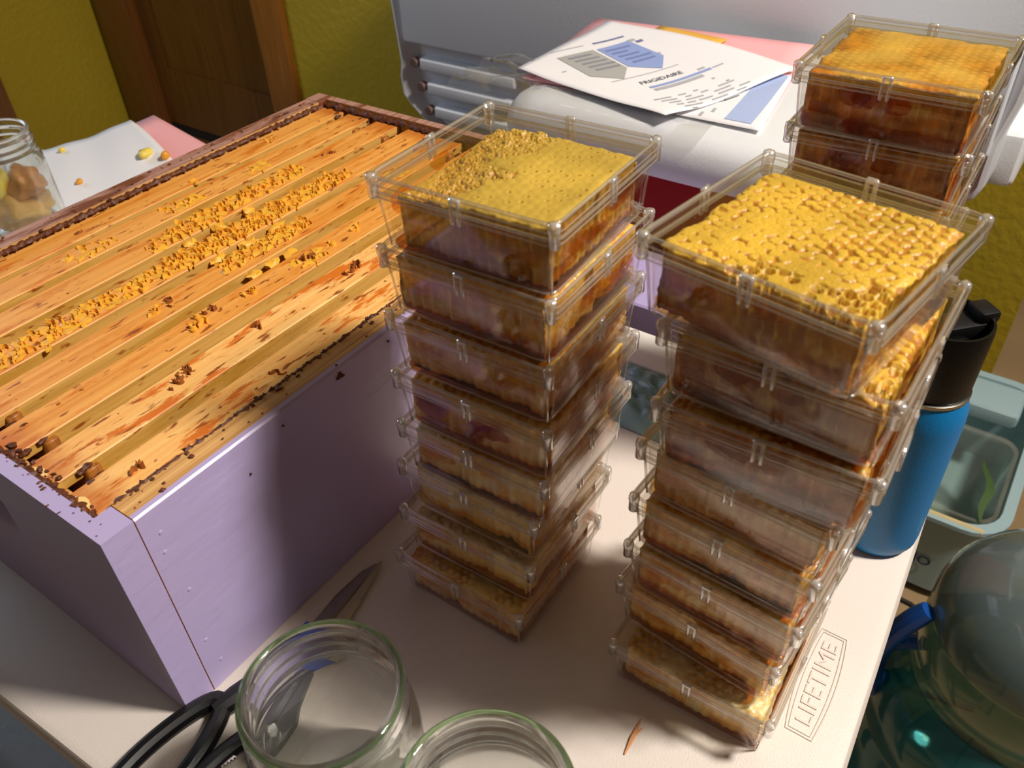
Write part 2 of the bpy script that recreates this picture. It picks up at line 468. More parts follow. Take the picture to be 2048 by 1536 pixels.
def wall_mat():
    mt, nt, b, out = new_mat('olive_yellow_wall')
    tc = N(nt, 'ShaderNodeTexCoord')
    n1 = N(nt, 'ShaderNodeTexNoise'); n1.inputs['Scale'].default_value = 1.5
    nt.links.new(tc.outputs['Object'], n1.inputs['Vector'])
    r = ramp(nt, n1.outputs[0], [(0.3, (164, 140, 24)), (0.7, (178, 154, 32))])
    nt.links.new(r.outputs[0], b.inputs['Base Color'])
    b.inputs['Roughness'].default_value = 0.55
    n2 = N(nt, 'ShaderNodeTexNoise'); n2.inputs['Scale'].default_value = 55; n2.inputs['Detail'].default_value = 4
    nt.links.new(tc.outputs['Object'], n2.inputs['Vector'])
    bp = N(nt, 'ShaderNodeBump'); bp.inputs['Strength'].default_value = 0.5; bp.inputs['Distance'].default_value = 0.006
    nt.links.new(n2.outputs[0], bp.inputs['Height']); nt.links.new(bp.outputs[0], b.inputs['Normal'])
    return mt


M['wall'] = wall_mat()
M['wall_plain'] = solid('plain_wall_paint', (112, 102, 98), 0.7)
M['floor'] = solid('tan_floor', (150, 124, 88), 0.55, var=0.3, vscale=6, bump=0.2, bscale=60)
M['door'] = wood('dark_door_wood', (104, 64, 22), (82, 46, 14), grain=(60, 30, 1.2), rough=0.35, coat=0.2)
M['casing'] = wood('door_casing_wood', (158, 98, 36), (128, 76, 24), grain=(60, 60, 1.5), rough=0.4, coat=0.15)
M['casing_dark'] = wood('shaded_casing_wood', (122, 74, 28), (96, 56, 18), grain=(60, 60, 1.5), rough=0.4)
M['trim_brown'] = wood('brown_trim_wood', (130, 86, 46), (108, 70, 36), grain=(60, 60, 1.5), rough=0.5)
M['gap'] = solid('door_gap_shade', (14, 12, 10), 0.8)  # near-black colour for the shade below the door

# ------------------------------------------------------------------ room shell
FZ = -0.78
WX = 1.66
HX = 3.6
LY = 2.77
tag(MB().box(-1.6, 5.2, -3.2, 5.2, FZ - 0.03, FZ).build('floor', M['floor'], smooth=False), kind='structure')
mb = MB()
mb.box(WX, WX + 0.12, -0.345, 1.80, FZ, 2.0)
mb.box(WX, WX + 0.12, 2.60, 2.89, FZ, 2.0)
mb.box(WX, WX + 0.12, 1.80, 2.60, 1.32, 2.0)
tag(mb.build('wall_back', M['wall'], smooth=False), kind='structure')
tag(MB().box(HX + 1.4, HX + 1.5, -3.2, 5.2, FZ, 2.0).build('wall_hall', M['wall'], smooth=False), kind='structure')
tag(MB().box(-1.6, 5.2, -3.2, 5.2, 2.0, 2.04).build('ceiling', solid('ceiling_paint', (138, 124, 112), 0.8), smooth=False), kind='structure')
tag(MB().box(-1.7, WX, LY, LY + 0.12, FZ, 2.0).build('wall_left', M['wall'], smooth=False), kind='structure')
tag(MB().box(-1.8, -1.6, -3.2, LY, FZ, 2.0).build('wall_front', M['wall_plain'], smooth=False), kind='structure')
tag(MB().box(-1.8, 5.2, -3.3, -3.2, FZ, 2.0).build('wall_right', M['wall_plain'], smooth=False), kind='structure')
# door with casing
d = thing('door_1', None, None, (WX, 2.2, FZ)); d['kind'] = 'structure'
mb = MB()
mb.box(0.03, 0.07, -0.385, 0.37, 0.045, 2.02)
mb.build('door_slab', M['door'], d, False)
mb = MB()
mb.box(0.022, 0.03, -0.385, -0.28, 0.05, 2.02); mb.box(0.022, 0.03, 0.27, 0.37, 0.05, 2.02)
mb.box(0.022, 0.03, -0.28, 0.27, 0.05, 0.26)
mb.build('door_stile', M['door'], d, False)
MB().bbox(-0.022, 0.05, -0.455, -0.33, 0, 2.1, 0.006).build('casing', M['casing'], d)
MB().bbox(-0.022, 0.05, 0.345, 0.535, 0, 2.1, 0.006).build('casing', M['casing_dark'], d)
MB().bbox(-0.022, 0.05, -0.33, 0.345, 2.02, 2.1, 0.006).build('casing', M['casing'], d)
MB().box(0.025, 0.09, -0.37, 0.37, 0.0, 0.045).build('threshold_gap_shade', M['gap'], d, False)  # solid dark block painted as the shade under the door
MB().bbox(0.0, 0.06, -0.37, 0.37, 0.0, 0.012, 0.003).build('threshold', M['casing_dark'], d)
tag(MB().bbox(1.08, 1.235, LY - 0.022, LY + 0.02, FZ, 1.99, 0.006).build('trim_1', M['trim_brown']), kind='structure')

# ------------------------------------------------------------------ folding table
TA = math.radians(3.0)
t = thing('folding_table', 'off-white moulded plastic folding table with raised rim and embossed lettering', 'table', (0, 0, 0))
R2 = np.array([[math.cos(TA), -math.sin(TA)], [math.sin(TA), math.cos(TA)]])
T0 = np.array([0.515, -0.329])      # far right corner; table local: x towards camera is negative
TW, TL = 0.553, 1.25
def tloc(x, y): return tuple(T0 + R2 @ np.array([x, y]))
mb = MB()
c = (-TW / 2, TL / 2)
rings = []
for inset, z in ((0.02, -0.034), (0.006, -0.034), (0.001, -0.030), (0.0, -0.020), (0.0, -0.006), (0.0025, -0.0018), (0.007, 0.0)):
    rings.append(rrect(TW / 2 - inset, TL / 2 - inset, 0.035 - inset * 0.8, z, 6, c))
rings = [[(*tloc(p[0], p[1]), p[2]) for p in r] for r in rings]
mb.loft(rings)
mb.build('tabletop', M['table'], t)
for lx, ly in ((-0.06, 0.08), (-0.52, 0.08), (-0.06, 1.17), (-0.52, 1.17)):
    x, y = tloc(lx, ly)
    MB().tube([(x, y, -0.034), (x, y, FZ + (0.0122 if lx < -0.3 and ly > 1 else 0.0))], 0.0125, 10).build('leg', M['steel_grey'], t)
for ly in (0.08, 1.17):
    a, b_ = tloc(-0.06, ly), tloc(-0.52, ly)
    MB().tube([(*a, -0.5), (*b_, -0.5)], 0.009, 8).build('cross_bar', M['steel_grey'], t)
# embossed lettering LIFETIME, reading away from the camera
V, F = text2d('LIFETIME', 1.0)
xs = [v[0] for v in V]; ys = [v[1] for v in V]
x0, x1, y0, y1 = min(xs), max(xs), min(ys), max(ys)
mb = MB()
def logo(u, v):      # u along reading 0..1, v up 0..1
    bow = 1 + 0.22 * (1 - (2 * u - 1) ** 2)
    x = 0.2035 + 0.0625 * u
    yc = -0.3150 + 0.0035 * u
    return (x, yc + (v - 0.5) * 0.0088 * bow)
PV = [logo((vx - x0) / (x1 - x0), (vy - y0) / (y1 - y0)) for vx, vy in V]
mb.add([(*p, 0.0007) for p in PV], F)
bmt = bmesh.new()
me = mb.me('embossed_lettering', M['table'], False); bmt.from_mesh(me)
r = bmesh.ops.extrude_face_region(bmt, geom=bmt.faces[:])
for e in r['geom']:
    if isinstance(e, bmesh.types.BMVert): e.co.z = -0.0004
bmesh.ops.recalc_face_normals(bmt, faces=bmt.faces[:])
bmt.to_mesh(me); bmt.free()
link('embossed_lettering', me, t)
def frame_path(k):
    P = []
    for i in range(13): P.append((*logo(-0.10 - k * 0.02 + (1.2 + 0.04 * k) * i / 12, 1.32 + 0.14 * k), 0.0002))
    for i in range(12, -1, -1): P.append((*logo(-0.10 - k * 0.02 + (1.2 + 0.04 * k) * i / 12, -0.32 - 0.14 * k), 0.0002))
    return P
MB().tube(frame_path(0), 0.00045, 6, True).tube(frame_path(1.6), 0.0005, 6, True).build('embossed_frame', M['table'], t)

# ------------------------------------------------------------------ hive box
HL, HW, HH, BT = 0.505, 0.3516, 0.161, 0.019
h = thing('hive_box', 'lilac painted wooden hive box with bare top edge, open and full of frames', 'hive box', (0, 0, 0.0005))
def scoop(y, z):
    a = ((y - 0.176) / 0.052) ** 2
    zz = z - 0.115
    if a < 1 and -0.030 < zz < 0.004:
        k = math.sqrt(1 - a)
        return 0.010 * k * (1 if zz > -0.02 else (zz + 0.030) / 0.010)
    return 0.0
def end_board(flip):
    zs = [HH * i / 22 for i in range(23)]
    prof = [(0.0, z) for z in zs] + [(0.0092, HH), (0.0096, 0.1462), (BT, 0.1462), (BT, 0.0)]
    ysm = sorted([HW * j / 68 for j in range(69)] + [BT - 0.0001, BT + 0.0001, HW - BT - 0.0001, HW - BT + 0.0001])
    ny = len(ysm)
    V = []; F = []; MI = []
    n = len(prof)
    for y in ysm:
        for x, z in prof:
            if z == 0.1462 and not (BT < y < HW - BT): z = HH
            dx = scoop(y, z) if x == 0.0 else 0
            xx = x + dx
            V.append((HL - xx if flip else xx, y, z))
    for j in range(ny - 1):
        cor = not (BT < (ysm[j] + ysm[j + 1]) / 2 < HW - BT)
        for i in range(n):
            k = (i + 1) % n
            F.append((j * n + i, j * n + k, (j + 1) * n + k, (j + 1) * n + i))
            MI.append(0 if i < 22 or (i == 22 and not flip) else (2 if (i == 22 or (cor and flip and 22 <= i < 25)) else (0 if cor and 22 <= i < 25 else 1)))
    F.append(tuple(range(n))); MI.append(0)
    F.append(tuple(reversed(range((ny - 1) * n, ny * n)))); MI.append(0)
    me = mesh('end_board', V, F, [M['purple'], M['bare'], M['stained_rim']], True, MI)
    sharp(me, 30)
    return link('end_board', me, h)
o = end_board(False); o['label'] = 'near end board with a scooped hand hold'
end_board(True)
def side_board(y0, y1, outer):
    mb = MB()
    x0, x1 = BT + 0.0007, HL - BT - 0.0007
    s = 0.0045
    if outer == 'lo':
        P = [(y0, 0), (y0, HH - 0.0012), (y0 + 0.0012, HH), (y0 + s, HH), (y1, HH - 0.0002), (y1, 0)]
        MI = [0, 0, 0, 1, 1, 0]
    else:
        P = [(y0, 0), (y0, HH - 0.0002), (y1 - s, HH), (y1 - 0.0012, HH), (y1, HH - 0.0012), (y1, 0)]
        MI = [1, 2, 2, 0, 0, 0]
    n = len(P)
    V = [(x, y, z) for x in (x0, x1) for y, z in P]
    F = [(i, (i + 1) % n, n + (i + 1) % n, n + i) for i in range(n)] + [tuple(range(n)), tuple(range(n, 2 * n))]
    me = mesh('side_board', V, F, [M['purple'], M['bare'], M['stained_rim']], False, MI + [1, 1])
    bm = bmesh.new(); bm.from_mesh(me); bmesh.ops.recalc_face_normals(bm, faces=bm.faces[:]); bm.to_mesh(me); bm.free()
    return link('side_board', me, h)
side_board(0, BT, 'lo')['label'] = 'right side board with bare wood along its top edge'
side_board(HW - BT, HW, 'hi')
# nail heads along the corner seam
for z in (0.128, 0.091, 0.045, 0.020, 0.142):
    mb = MB(); mb.lathe([(0.0, -0.0004), (0.0014, -0.0002), (0.0011, 0.0004), (0.0, 0.0005)], 10, cap0=False, cap1=False)
    mb.build('nail', M['purple'], h, loc=(0.029 + 0.002 * math.sin(z * 90), 0.0, z), rot=(PI / 2, 0, 0))
# propolis: ragged ridge on the inner edges and crumbs on the rims
mb = MB()
def ridge(mb, p0, p1, wd, hgt, n, seed):
    p0 = Vector(p0); p1 = Vector(p1); d = (p1 - p0); q = Vector((-d.y, d.x, 0)).normalized()
    rings = []
    for i in range(n + 1):
        c = p0 + d * i / n
        a = wd * (0.75 + 1.0 * fnoise(i * 0.37, seed) + 0.4 * fnoise(i * 0.9, seed)); b = hgt * (0.6 + 1.1 * fnoise(i * 0.43, seed + 9) + 0.5 * fnoise(i * 1.1, seed + 2))
        off = 0.0012 * fnoise(i * 0.35, seed + 4)
        a = max(a, wd * 0.2); b = max(b, hgt * 0.2)
        rings.append([tuple(c + q * (off + a * cx) + Vector((0, 0, b * cz))) for cx, cz in ((-1, -0.6), (-0.8, 0.5), (-0.1, 1.0), (0.7, 0.6), (1, -0.6))])
    mb.loft(rings)
ridge(mb, (0.022, 0.0195, HH - 0.0012), (0.485, 0.0195, HH - 0.0012), 0.0026, 0.0026, 260, 1)
ridge(mb, (0.0100, 0.020, HH - 0.002), (0.0100, 0.335, HH - 0.002), 0.0036, 0.0026, 260, 2)
ridge(mb, (0.493, 0.020, HH - 0.004), (0.493, 0.335, HH - 0.004), 0.0035, 0.004, 110, 3)
ridge(mb, (0.022, 0.3318, HH - 0.003), (0.485, 0.3318, HH - 0.003), 0.0046, 0.0024, 260, 4)
for i in range(240):
    s_ = random.uniform(0.0006, 0.0026 if i < 150 else 0.0017)
    if i < 150: c_ = (random.gauss(0.0112, 0.0026), random.uniform(0.02, 0.33), HH - 0.0005 - max(0, random.gauss(0, 0.002)))
    else: c_ = (random.uniform(0.02, 0.48), random.gauss(0.0190, 0.0012), HH - 0.0003)
    mb.blob(c_, (s_, s_ * 1.2, s_ * 0.8), i + 300, 0.9, 1)
for i in range(210):
    k = random.random()
    if k < 0.35: c = (random.uniform(0.02, 0.48), random.gauss(0.010, 0.006), HH)
    elif k < 0.7: c = (abs(random.gauss(0.006, 0.003)), random.uniform(0.005, 0.33), HH)
    else: c = (random.uniform(0.02, 0.48), HW - abs(random.gauss(0.011, 0.005)), HH)
    if not (0.0015 < c[1] < HW - 0.0015): continue
    s = random.choice((0.0005, 0.0007, 0.001, 0.0016))
    mb.blob((c[0], c[1], c[2] + s * 0.2), (s * random.uniform(0.8, 2), s, s * 0.6), i, 0.5, 1)
for i, (x, z) in enumerate(((0.17, 0.156), (0.172, 0.153), (0.168, 0.154), (0.12, 0.150), (0.215, 0.153), (0.09, 0.135))):
    mb.blob((x, -0.0004, z), (0.0018 if i < 3 else 0.0008, 0.0012, 0.0014 if i < 3 else 0.0007), i + 40, 0.5)
tag(mb.build('propolis', M['propolis'], h, angle=60), 'dark brown propolis crumbs along the rims', kind='stuff')

# ------------------------------------------------------------------ frames in the hive
FRAME_Y = [0.026, 0.067, 0.1085, 0.149, 0.189, 0.230, 0.2685, 0.3035]    # right edge of each top bar
ZT = 0.1545
def arcbit(mb, cx, cy, z, r, hgt, a0, da, seed, mi=0):
    n = 6; V = []
    for k in range(n + 1):
        a = a0 + da * k / n
        hh = hgt * max(0.2, 0.75 + 0.6 * fnoise(k * 0.6, seed * 1.3))
        lean = 1 + 0.25 * fnoise(seed, 2.0)
        for rr, zz in ((r - 0.0006, z - 0.0004), (r + 0.0006, z - 0.0004), ((r + 0.00022) * lean, z + hh), ((r - 0.00022) * lean, z + hh)):
            V.append((cx + rr * math.cos(a), cy + rr * math.sin(a), zz))
    F = []
    for k in range(n):
        b = 4 * k
        for i in range(4):
            F.append((b + i, b + (i + 1) % 4, b + 4 + (i + 1) % 4, b + 4 + i))
    F += [(0, 1, 2, 3), (4 * n + 3, 4 * n + 2, 4 * n + 1, 4 * n)]
    mb.add(V, F, mi)
frame_labels = [
    'wooden hive frame lying against the bare right wall of the lilac box, brown spotted',
    'hive frame with pale scraped top bar and long orange streaks, second from bare right wall',
    'hive frame with clean grained top bar and few dark wax tufts, third from bare wall',
    'hive frame with mottled brown top bar and low wax crumbs, beside the thickest comb row',
    'hive frame whose top bar carries the longest thick row of ragged yellow burr comb',
    'hive frame with yellow burr comb on the far half of its top bar only',
    'hive frame with two brown wax patches, touching the frame at the left wall',
    'hive frame against the left wall of the lilac box, away from the clear boxes',
]
bar_w = 0.0276
me_cache = {}
def frame_parts():
    x0, x1 = 0.011, 0.494
    # top bar with thin lugs at both ends
    prof = [(x0, ZT - 0.0078), (x0 + 0.0195, ZT - 0.0078), (x0 + 0.0235, ZT - 0.019), (x1 - 0.0235, ZT - 0.019), (x1 - 0.0195, ZT - 0.0078), (x1, ZT - 0.0078), (x1, ZT), (x0, ZT)]
    bm = bmesh.new()
    a = [bm.verts.new((x, 0, z)) for x, z in prof]; b = [bm.verts.new((x, bar_w, z)) for x, z in prof]
    n = len(prof)
    bm.faces.new(a); bm.faces.new(list(reversed(b)))
    for i in range(n): bm.faces.new((a[i], b[i], b[(i + 1) % n], a[(i + 1) % n]))
    bmesh.ops.recalc_face_normals(bm, faces=bm.faces[:])
    bmesh.ops.bevel(bm, geom=bm.edges[:], offset=0.0007, segments=1, affect='EDGES')
    out = {}
    for nm, mt in (('a', M['topbar']), ('b', M['topbar_pale'])):
        me = bpy.data.meshes.new('top_bar'); bm.to_mesh(me)
        me.materials.append(mt); me.materials.append(M['frame_side'])
        for p in me.polygons: p.material_index = 0 if p.normal.z > 0.5 or abs(p.normal.x) > 0.8 else 1
        out[nm] = me
    bm.free()
    return out
tb = frame_parts()
endbar = MB().bbox(-0.0045, 0.0045, -0.004, bar_w + 0.004, 0.012, ZT - 0.0025, 0.001, 1).me('end_bar', M['end_bar'])
botbar = MB().bbox(0.032, 0.472, 0.004, bar_w - 0.004, 0.012, 0.022, 0.001, 1).me('bottom_bar', M['topbar'])
combslab = MB().bbox(0.036, 0.468, 0.0015, bar_w - 0.0015, 0.023, ZT - 0.0195, 0.003, 1).me('comb', M['brood_comb'])
for i, y in enumerate(FRAME_Y):
    f = thing('framed_comb', frame_labels[i], 'hive frame', (0, y, 0.0002), 0, 'eight frames standing in the lilac hive box')
    o = link('top_bar', tb['b' if i in (0, 1) else 'a'], f)
    for x in (0.035, 0.470): link('end_bar', endbar, f, (x, 0, 0))
    link('bottom_bar', botbar, f); link('comb', combslab, f)
    if i in (0, 1):      # fresh scraped patch on the near lug
        pts = [(0.0135 + 0.0042 * (1 + 0.35 * fnoise(2.2 * math.cos(a), 2.2 * math.sin(a), i * 7.0)) * math.cos(a), (0.0160 if i == 0 else 0.0165) + 0.0072 * (1 + 0.35 * fnoise(2.2 * math.cos(a), 2.2 * math.sin(a), i * 7.0 + 3)) * math.sin(a)) for a in [2 * PI * q / 22 for q in range(22)]]
        MB().prism(pts, ZT - 0.0005, ZT + 0.0003).build('scraped_patch', M['fresh_wood'], f, False)
    mb = MB(); rr = random.Random(i)
    def tuft(x, y_, dark, n=4, hgt=0.003):
        for k in range(n):
            arcbit(mb, x + rr.gauss(0, 0.0026), y_ + rr.gauss(0, 0.0026), ZT, rr.uniform(0.0018, 0.003), hgt * rr.uniform(0.6, 1.4), rr.uniform(0, 6.28), rr.uniform(1.5, 3.2), rr.random() * 50, 1 if dark else 0)
    def row(xa, xb, ya, yb, step, hgt, rows=2):
        x = xa
        while x < xb:
            for q in range(rows):
                if rr.random() < 0.93:
                    arcbit(mb, x + rr.gauss(0, 0.0012), ya + (yb - ya) * (q + 0.5) / rows + rr.gauss(0, 0.002), ZT, rr.uniform(0.0034, 0.0060), 0.8 * hgt * rr.uniform(0.5, 1.3), rr.gauss(-0.9, 0.5), rr.uniform(1.2, 2.2), rr.random() * 90, 0)
                    if rr.random() < 0.6: mb.blob((x + rr.gauss(0, 0.002), ya + (yb - ya) * (q + 0.5) / rows, ZT), (rr.uniform(0.003, 0.006), rr.uniform(0.003, 0.006), rr.uniform(0.0005, 0.0011)), int(x * 9000) + q, 0.7, 1)
            x += step * rr.uniform(0.8, 1.25)
    if i == 0: tuft(0.150, 0.011, 1, 3, 0.002); tuft(0.045, 0.015, 1, 3, 0.004)
    if i == 1:
        for x, yy in ((0.110, 0.015), (0.118, 0.019), (0.178, 0.019), (0.268, 0.014), (0.272, 0.016)): tuft(x, yy, 1, 4, 0.0035)
    if i == 2:
        for x, yy in ((0.155, 0.013), (0.160, 0.017), (0.205, 0.014), (0.175, 0.020), (0.285, 0.012), (0.315, 0.013), (0.262, 0.013)): tuft(x, yy, rr.random() < 0.5, 5, 0.0036)
        row(0.25, 0.275, 0.006, 0.02, 0.005, 0.003)
    if i == 3:
        row(0.215, 0.30, 0.010, 0.026, 0.0045, 0.0035, 3); tuft(0.15, 0.013, 0, 6, 0.0025); tuft(0.165, 0.015, 1, 4, 0.003)
        row(0.40, 0.42, 0.004, 0.02, 0.005, 0.002)
    if i == 4:
        row(0.035, 0.385, 0.003, 0.025, 0.0047, 0.0042, 3); row(0.20, 0.37, 0.0, 0.026, 0.0052, 0.0048, 2)
    if i == 5:
        row(0.225, 0.37, 0.004, 0.026, 0.0049, 0.0045, 3); row(0.20, 0.27, 0.0, 0.02, 0.005, 0.004, 2); tuft(0.41, 0.013, 1, 5, 0.002)
    if i == 6:
        row(0.16, 0.195, 0.004, 0.02, 0.0055, 0.003, 2); row(0.25, 0.29, 0.003, 0.02, 0.0055, 0.003, 2); row(0.34, 0.36, 0.003, 0.02, 0.006, 0.002, 2)
    if i == 7:
        tuft(0.19, 0.01, 1, 3, 0.002); tuft(0.30, 0.004, 0, 4, 0.003); tuft(0.40, 0.012, 0, 3, 0.002)
    if i in (3, 4, 5):   # bridge of wax over the gap
        for k in range(3): mb.blob((0.225 + 0.03 * k * (0.5 if i == 3 else 1) + 0.01 * rr.random(), -0.006 + 0.004 * rr.random(), ZT - 0.0035), (0.005 + 0.004 * rr.random(), 0.0045, 0.003), k + i * 10, 0.9, 2)
    for k in range(14):   # wet crumbs
        s = rr.uniform(0.0004, 0.0011)
        mb.blob((rr.uniform(0.02, 0.48), rr.uniform(0.002, 0.024), ZT), (s * 1.6, s, s * 0.8), k, 0.5, 1, 1)
    for x in (0.022, 0.482):   # propolis round the lugs
        for k in range(7):
            s = rr.uniform(0.0008, 0.0020)
            mb.blob((x + rr.uniform(-0.008, 0.012), rr.choice((-0.001, bar_w + 0.001, rr.uniform(0, bar_w))), ZT - 0.0015 + rr.uniform(-0.001, 0.001)), (s * 1.8, s, s * 0.8), k + 30, 0.9, 2, 2)
    tag(mb.build('burr_comb', [M['burr'], M['burr_dark'], M['propolis']], f, angle=50), kind='stuff')

# ------------------------------------------------------------------ clear boxes of comb honey
S, HB = 0.1028, 0.039
def box_meshes():
    out = {}
    mb = MB()
    q = 4
    outer = [(0.0445, 0.0), (0.0462, 0.0006), (0.0470, 0.0022), (0.0489, 0.0295), (0.0506, 0.0300), (0.0506, 0.0328), (0.0489, 0.0330)]
    inner = [(0.0477, 0.0330), (0.0459, 0.0030), (0.0450, 0.0014), (0.0440, 0.0012)]
    mb.loft([rrect(r, r, 0.006 if r > 0.0455 else 0.005, z, q) for r, z in outer + inner])
    out['tray'] = mb.me('tray', M['plastic']); sharp(out['tray'], 40)
    mb = MB()
    lid = [(0.0499, 0.0332), (0.0499, 0.0366), (0.0478, 0.0370), (0.0472, 0.0364)]
    lidout = [(0.0513, 0.0290), (0.0514, 0.0300), (0.0513, 0.0380), (0.0507, 0.0387), (0.0489, 0.0387), (0.0483, 0.0378)]
    rings = [rrect(r, r, 0.006, z, q) for r, z in lid[::-1][:0] + [(0.0472, 0.0366), (0.0497, 0.0363), (0.0508, 0.0290)] + lidout]
    mb.loft(rings, True, True)
    out['lid'] = mb.me('lid', M['plastic']); sharp(out['lid'], 40)
    mb = MB(); mb.lathe([(0.0020, 0.0272), (0.0027, 0.0280), (0.0027, 0.0345), (0.0030, 0.0352), (0.0030, 0.0378), (0.0026, 0.0392), (0.0014, 0.0398)], 12)
    out['corner_peg'] = mb.me('corner_peg', M['plastic_solid'])
    mb = MB()
    for dy in (-0.0019, 0.0019): mb.lathe([(0.0007, 0.0265), (0.0011, 0.0272), (0.0011, 0.0385), (0.0007, 0.0392)], 8, (0, dy))
    mb.bbox(-0.0012, 0.0012, -0.003, 0.003, 0.0370, 0.0396, 0.0007, 1)
    out['clip'] = mb.me('clip', M['plastic_solid']); sharp(out['clip'], 40)
    def loop_tube(hx, r, z, rad):
        return MB().tube([(x, y, z) for x, y, _ in rrect(hx, hx, r, 0, q)], rad, 6, True)
    mb = loop_tube(0.0498, 0.0065, 0.0384, 0.00095)
    mb.tube([(x, y, 0.0292) for x, y, _ in rrect(0.0512, 0.0512, 0.006, 0, q)], 0.0005, 5, True)
    mb.tube([(x, y, 0.0352) for x, y, _ in rrect(0.0513, 0.0513, 0.006, 0, q)], 0.0004, 5, True)
    out['lid_rim'] = mb.me('lid_rim', M['plastic_edge'])
    mb = loop_tube(0.0507, 0.006, 0.0316, 0.0009)
    mb.tube([(x, y, 0.0010) for x, y, _ in rrect(0.0458, 0.0458, 0.006, 0, q)], 0.0007, 5, True)
    for sx in (-1, 1):
        for sy in (-1, 1): mb.tube([(sx * 0.0452, sy * 0.0452, 0.001), (sx * 0.0474, sy * 0.0474, 0.030)], 0.0006, 5)
    out['tray_rim'] = mb.me('tray_rim', M['plastic_edge'])
    out['hinge_tab'] = MB().bbox(-0.0085, 0.0085, -0.0012, 0.0012, 0.0215, 0.0335, 0.0006, 1).me('hinge_tab', M['plastic_solid'])
    return out
BM = box_meshes()

PITCH = 0.0058
def comb_mesh(seed, n, style, top=0.0262, lo=0.0, hx=0.0448):
    """cut square of honeycomb: cells over the top, cut tubes down the sides. cap attribute: 1 wax, 0 honey"""
    r = np.random.default_rng(seed)
    u = np.linspace(-1, 1, n)
    U, Vv = np.meshgrid(u, u, indexing='ij')
    def edge(t, k): return np.array([-abs(0.0034 * fnoise(x * 2.6, seed * 7.7 + k)) + 0.0009 * fnoise(x * 9.0, seed + k * 3.3) for x in t])
    e = [edge(u, k) for k in range(4)]
    X = np.where(U > 0, U * (hx + e[0][None, :]), U * (hx + e[1][None, :]))
    Y = np.where(Vv > 0, Vv * (hx + e[2][:, None]), Vv * (hx + e[3][:, None]))
    if style == 'smooth':
        Y = np.where(Y > 0, Y * 0.86, Y); X = np.where(X > 0, X * (0.93 - 0.06 * np.abs(Vv)), X)
    # hex cell lookup
    a = PITCH; b = PITCH * math.sqrt(3) / 2
    best = np.full(X.shape, 9.0); ID = np.zeros(X.shape, int)
    j0 = np.round(Y / b).astype(int)
    for dj in (-1, 0, 1):
        j = j0 + dj
        off = (j % 2) * a / 2
        i = np.round((X - off) / a).astype(int)
        d = np.hypot(X - (i * a + off), Y - j * b)
        upd = d < best
        best = np.where(upd, d, best); ID = np.where(upd, (i + 200) * 1000 + (j + 200), ID)
    rad = best / (a / 2)
    ids, inv = np.unique(ID, return_inverse=True); inv = inv.reshape(X.shape)
    c_h = r.normal(0, 1, len(ids)); c_t = r.random(len(ids)); c_s = r.uniform(0.75, 1.25, len(ids))
    hh = c_h[inv]; tt = c_t[inv]; ss = c_s[inv]
    jit = np.array([[fnoise(x * 900, y * 900, seed) for x, y in zip(rx, ry)] for rx, ry in zip(X, Y)])
    big = np.array([[fnoise(x * 38 + seed, y * 38) for x, y in zip(rx, ry)] for rx, ry in zip(X, Y)])
    Z = np.full(X.shape, top); C = np.zeros(X.shape)
    rr = rad + 0.42 * jit
    jit2 = np.array([[fnoise(x * 260 + 9, y * 260, seed) for x, y in zip(rx, ry)] for rx, ry in zip(X, Y)])
    if style == 'flakes':        # bumpy yellow cappings with brown gaps
        lim = 0.98 + 0.42 * big + 0.30 * np.clip(X / 0.045 + Y / 0.06, -0.6, 0.9)
        near = (X < 0.0) & (Y < 0.03)
        lim = 1.08 + 0.35 * big - 0.20 * np.clip(X / 0.045 - Y / 0.05, -1.0, 1.2)
        cov = np.clip((lim * (0.55 + 0.45 * ss) - rad - 0.20 * jit - 0.75 * jit2) * 5, 0, 1)
        C = cov
        Z = top - 0.0008 * (1 - cov) + 0.0001 * cov * (1 - rad ** 2) + 0.00010 * hh + 0.00022 * jit + 0.0006 * big
        # open cells towards the near corner
        corner = (X < -0.030) & (Y < 0.012) & (tt < 0.8) | ((X < -0.018) & (Y < -0.026) & (tt < 0.6))
        op = corner & (rad < 0.86)
        Z = np.where(op, top - 0.006, Z); C = np.where(op, 0.0, np.where(corner, 0.85, C))
    elif style == 'smooth':      # nearly closed sheet, pin holes, ragged darker far half
        hole = (tt < 0.35) & (rad < 0.28 + 0.2 * jit)
        rag = np.clip((X * 9 + Y * 26 + big * 1.2 - 0.05) * 3.0, 0, 1)
        cov = np.clip((1.15 - 0.40 * rag * (tt < 0.6) - 0.75 * rag * (jit > 0.0) - rad * 0.3 * (0.4 + rag)) * 2, 0, 1)
        C = np.where(hole, 0.1, cov)
        Z = top + 0.0004 * (1 - rad) - 0.0012 * (1 - C) + 0.0006 * big + 0.0005 * rag * hh
        sink = np.clip((Y - 0.012) * 45 - X * 16, 0, 1)
        Z -= 0.0035 * sink; C *= 1 - 0.6 * sink
    elif style == 'wet':         # dark, honey over the cappings
        C = np.clip((0.9 - rr * 0.55 + big * 1.2) * 1.2, 0, 1) * 0.75
        Z = top + 0.0003 * (1 - rad) - 0.0004 * (1 - C) + 0.0005 * big
    else:
        C = np.clip((0.95 - rr + big * 0.9) * 2, 0, 1)
        Z = top - 0.0010 * (1 - C) + 0.0004 * hh + 0.001 * big
    edgefall = np.clip((np.maximum(np.abs(U), np.abs(Vv)) - 0.93) / 0.07, 0, 1)
    Z -= 0.0016 * edgefall ** 2
    V = np.stack([X.ravel(), Y.ravel(), Z.ravel()], 1)
    idx = np.arange(n * n).reshape(n, n)
    F = np.stack([idx[:-1, :-1], idx[1:, :-1], idx[1:, 1:], idx[:-1, 1:]], -1).reshape(-1, 4).tolist()
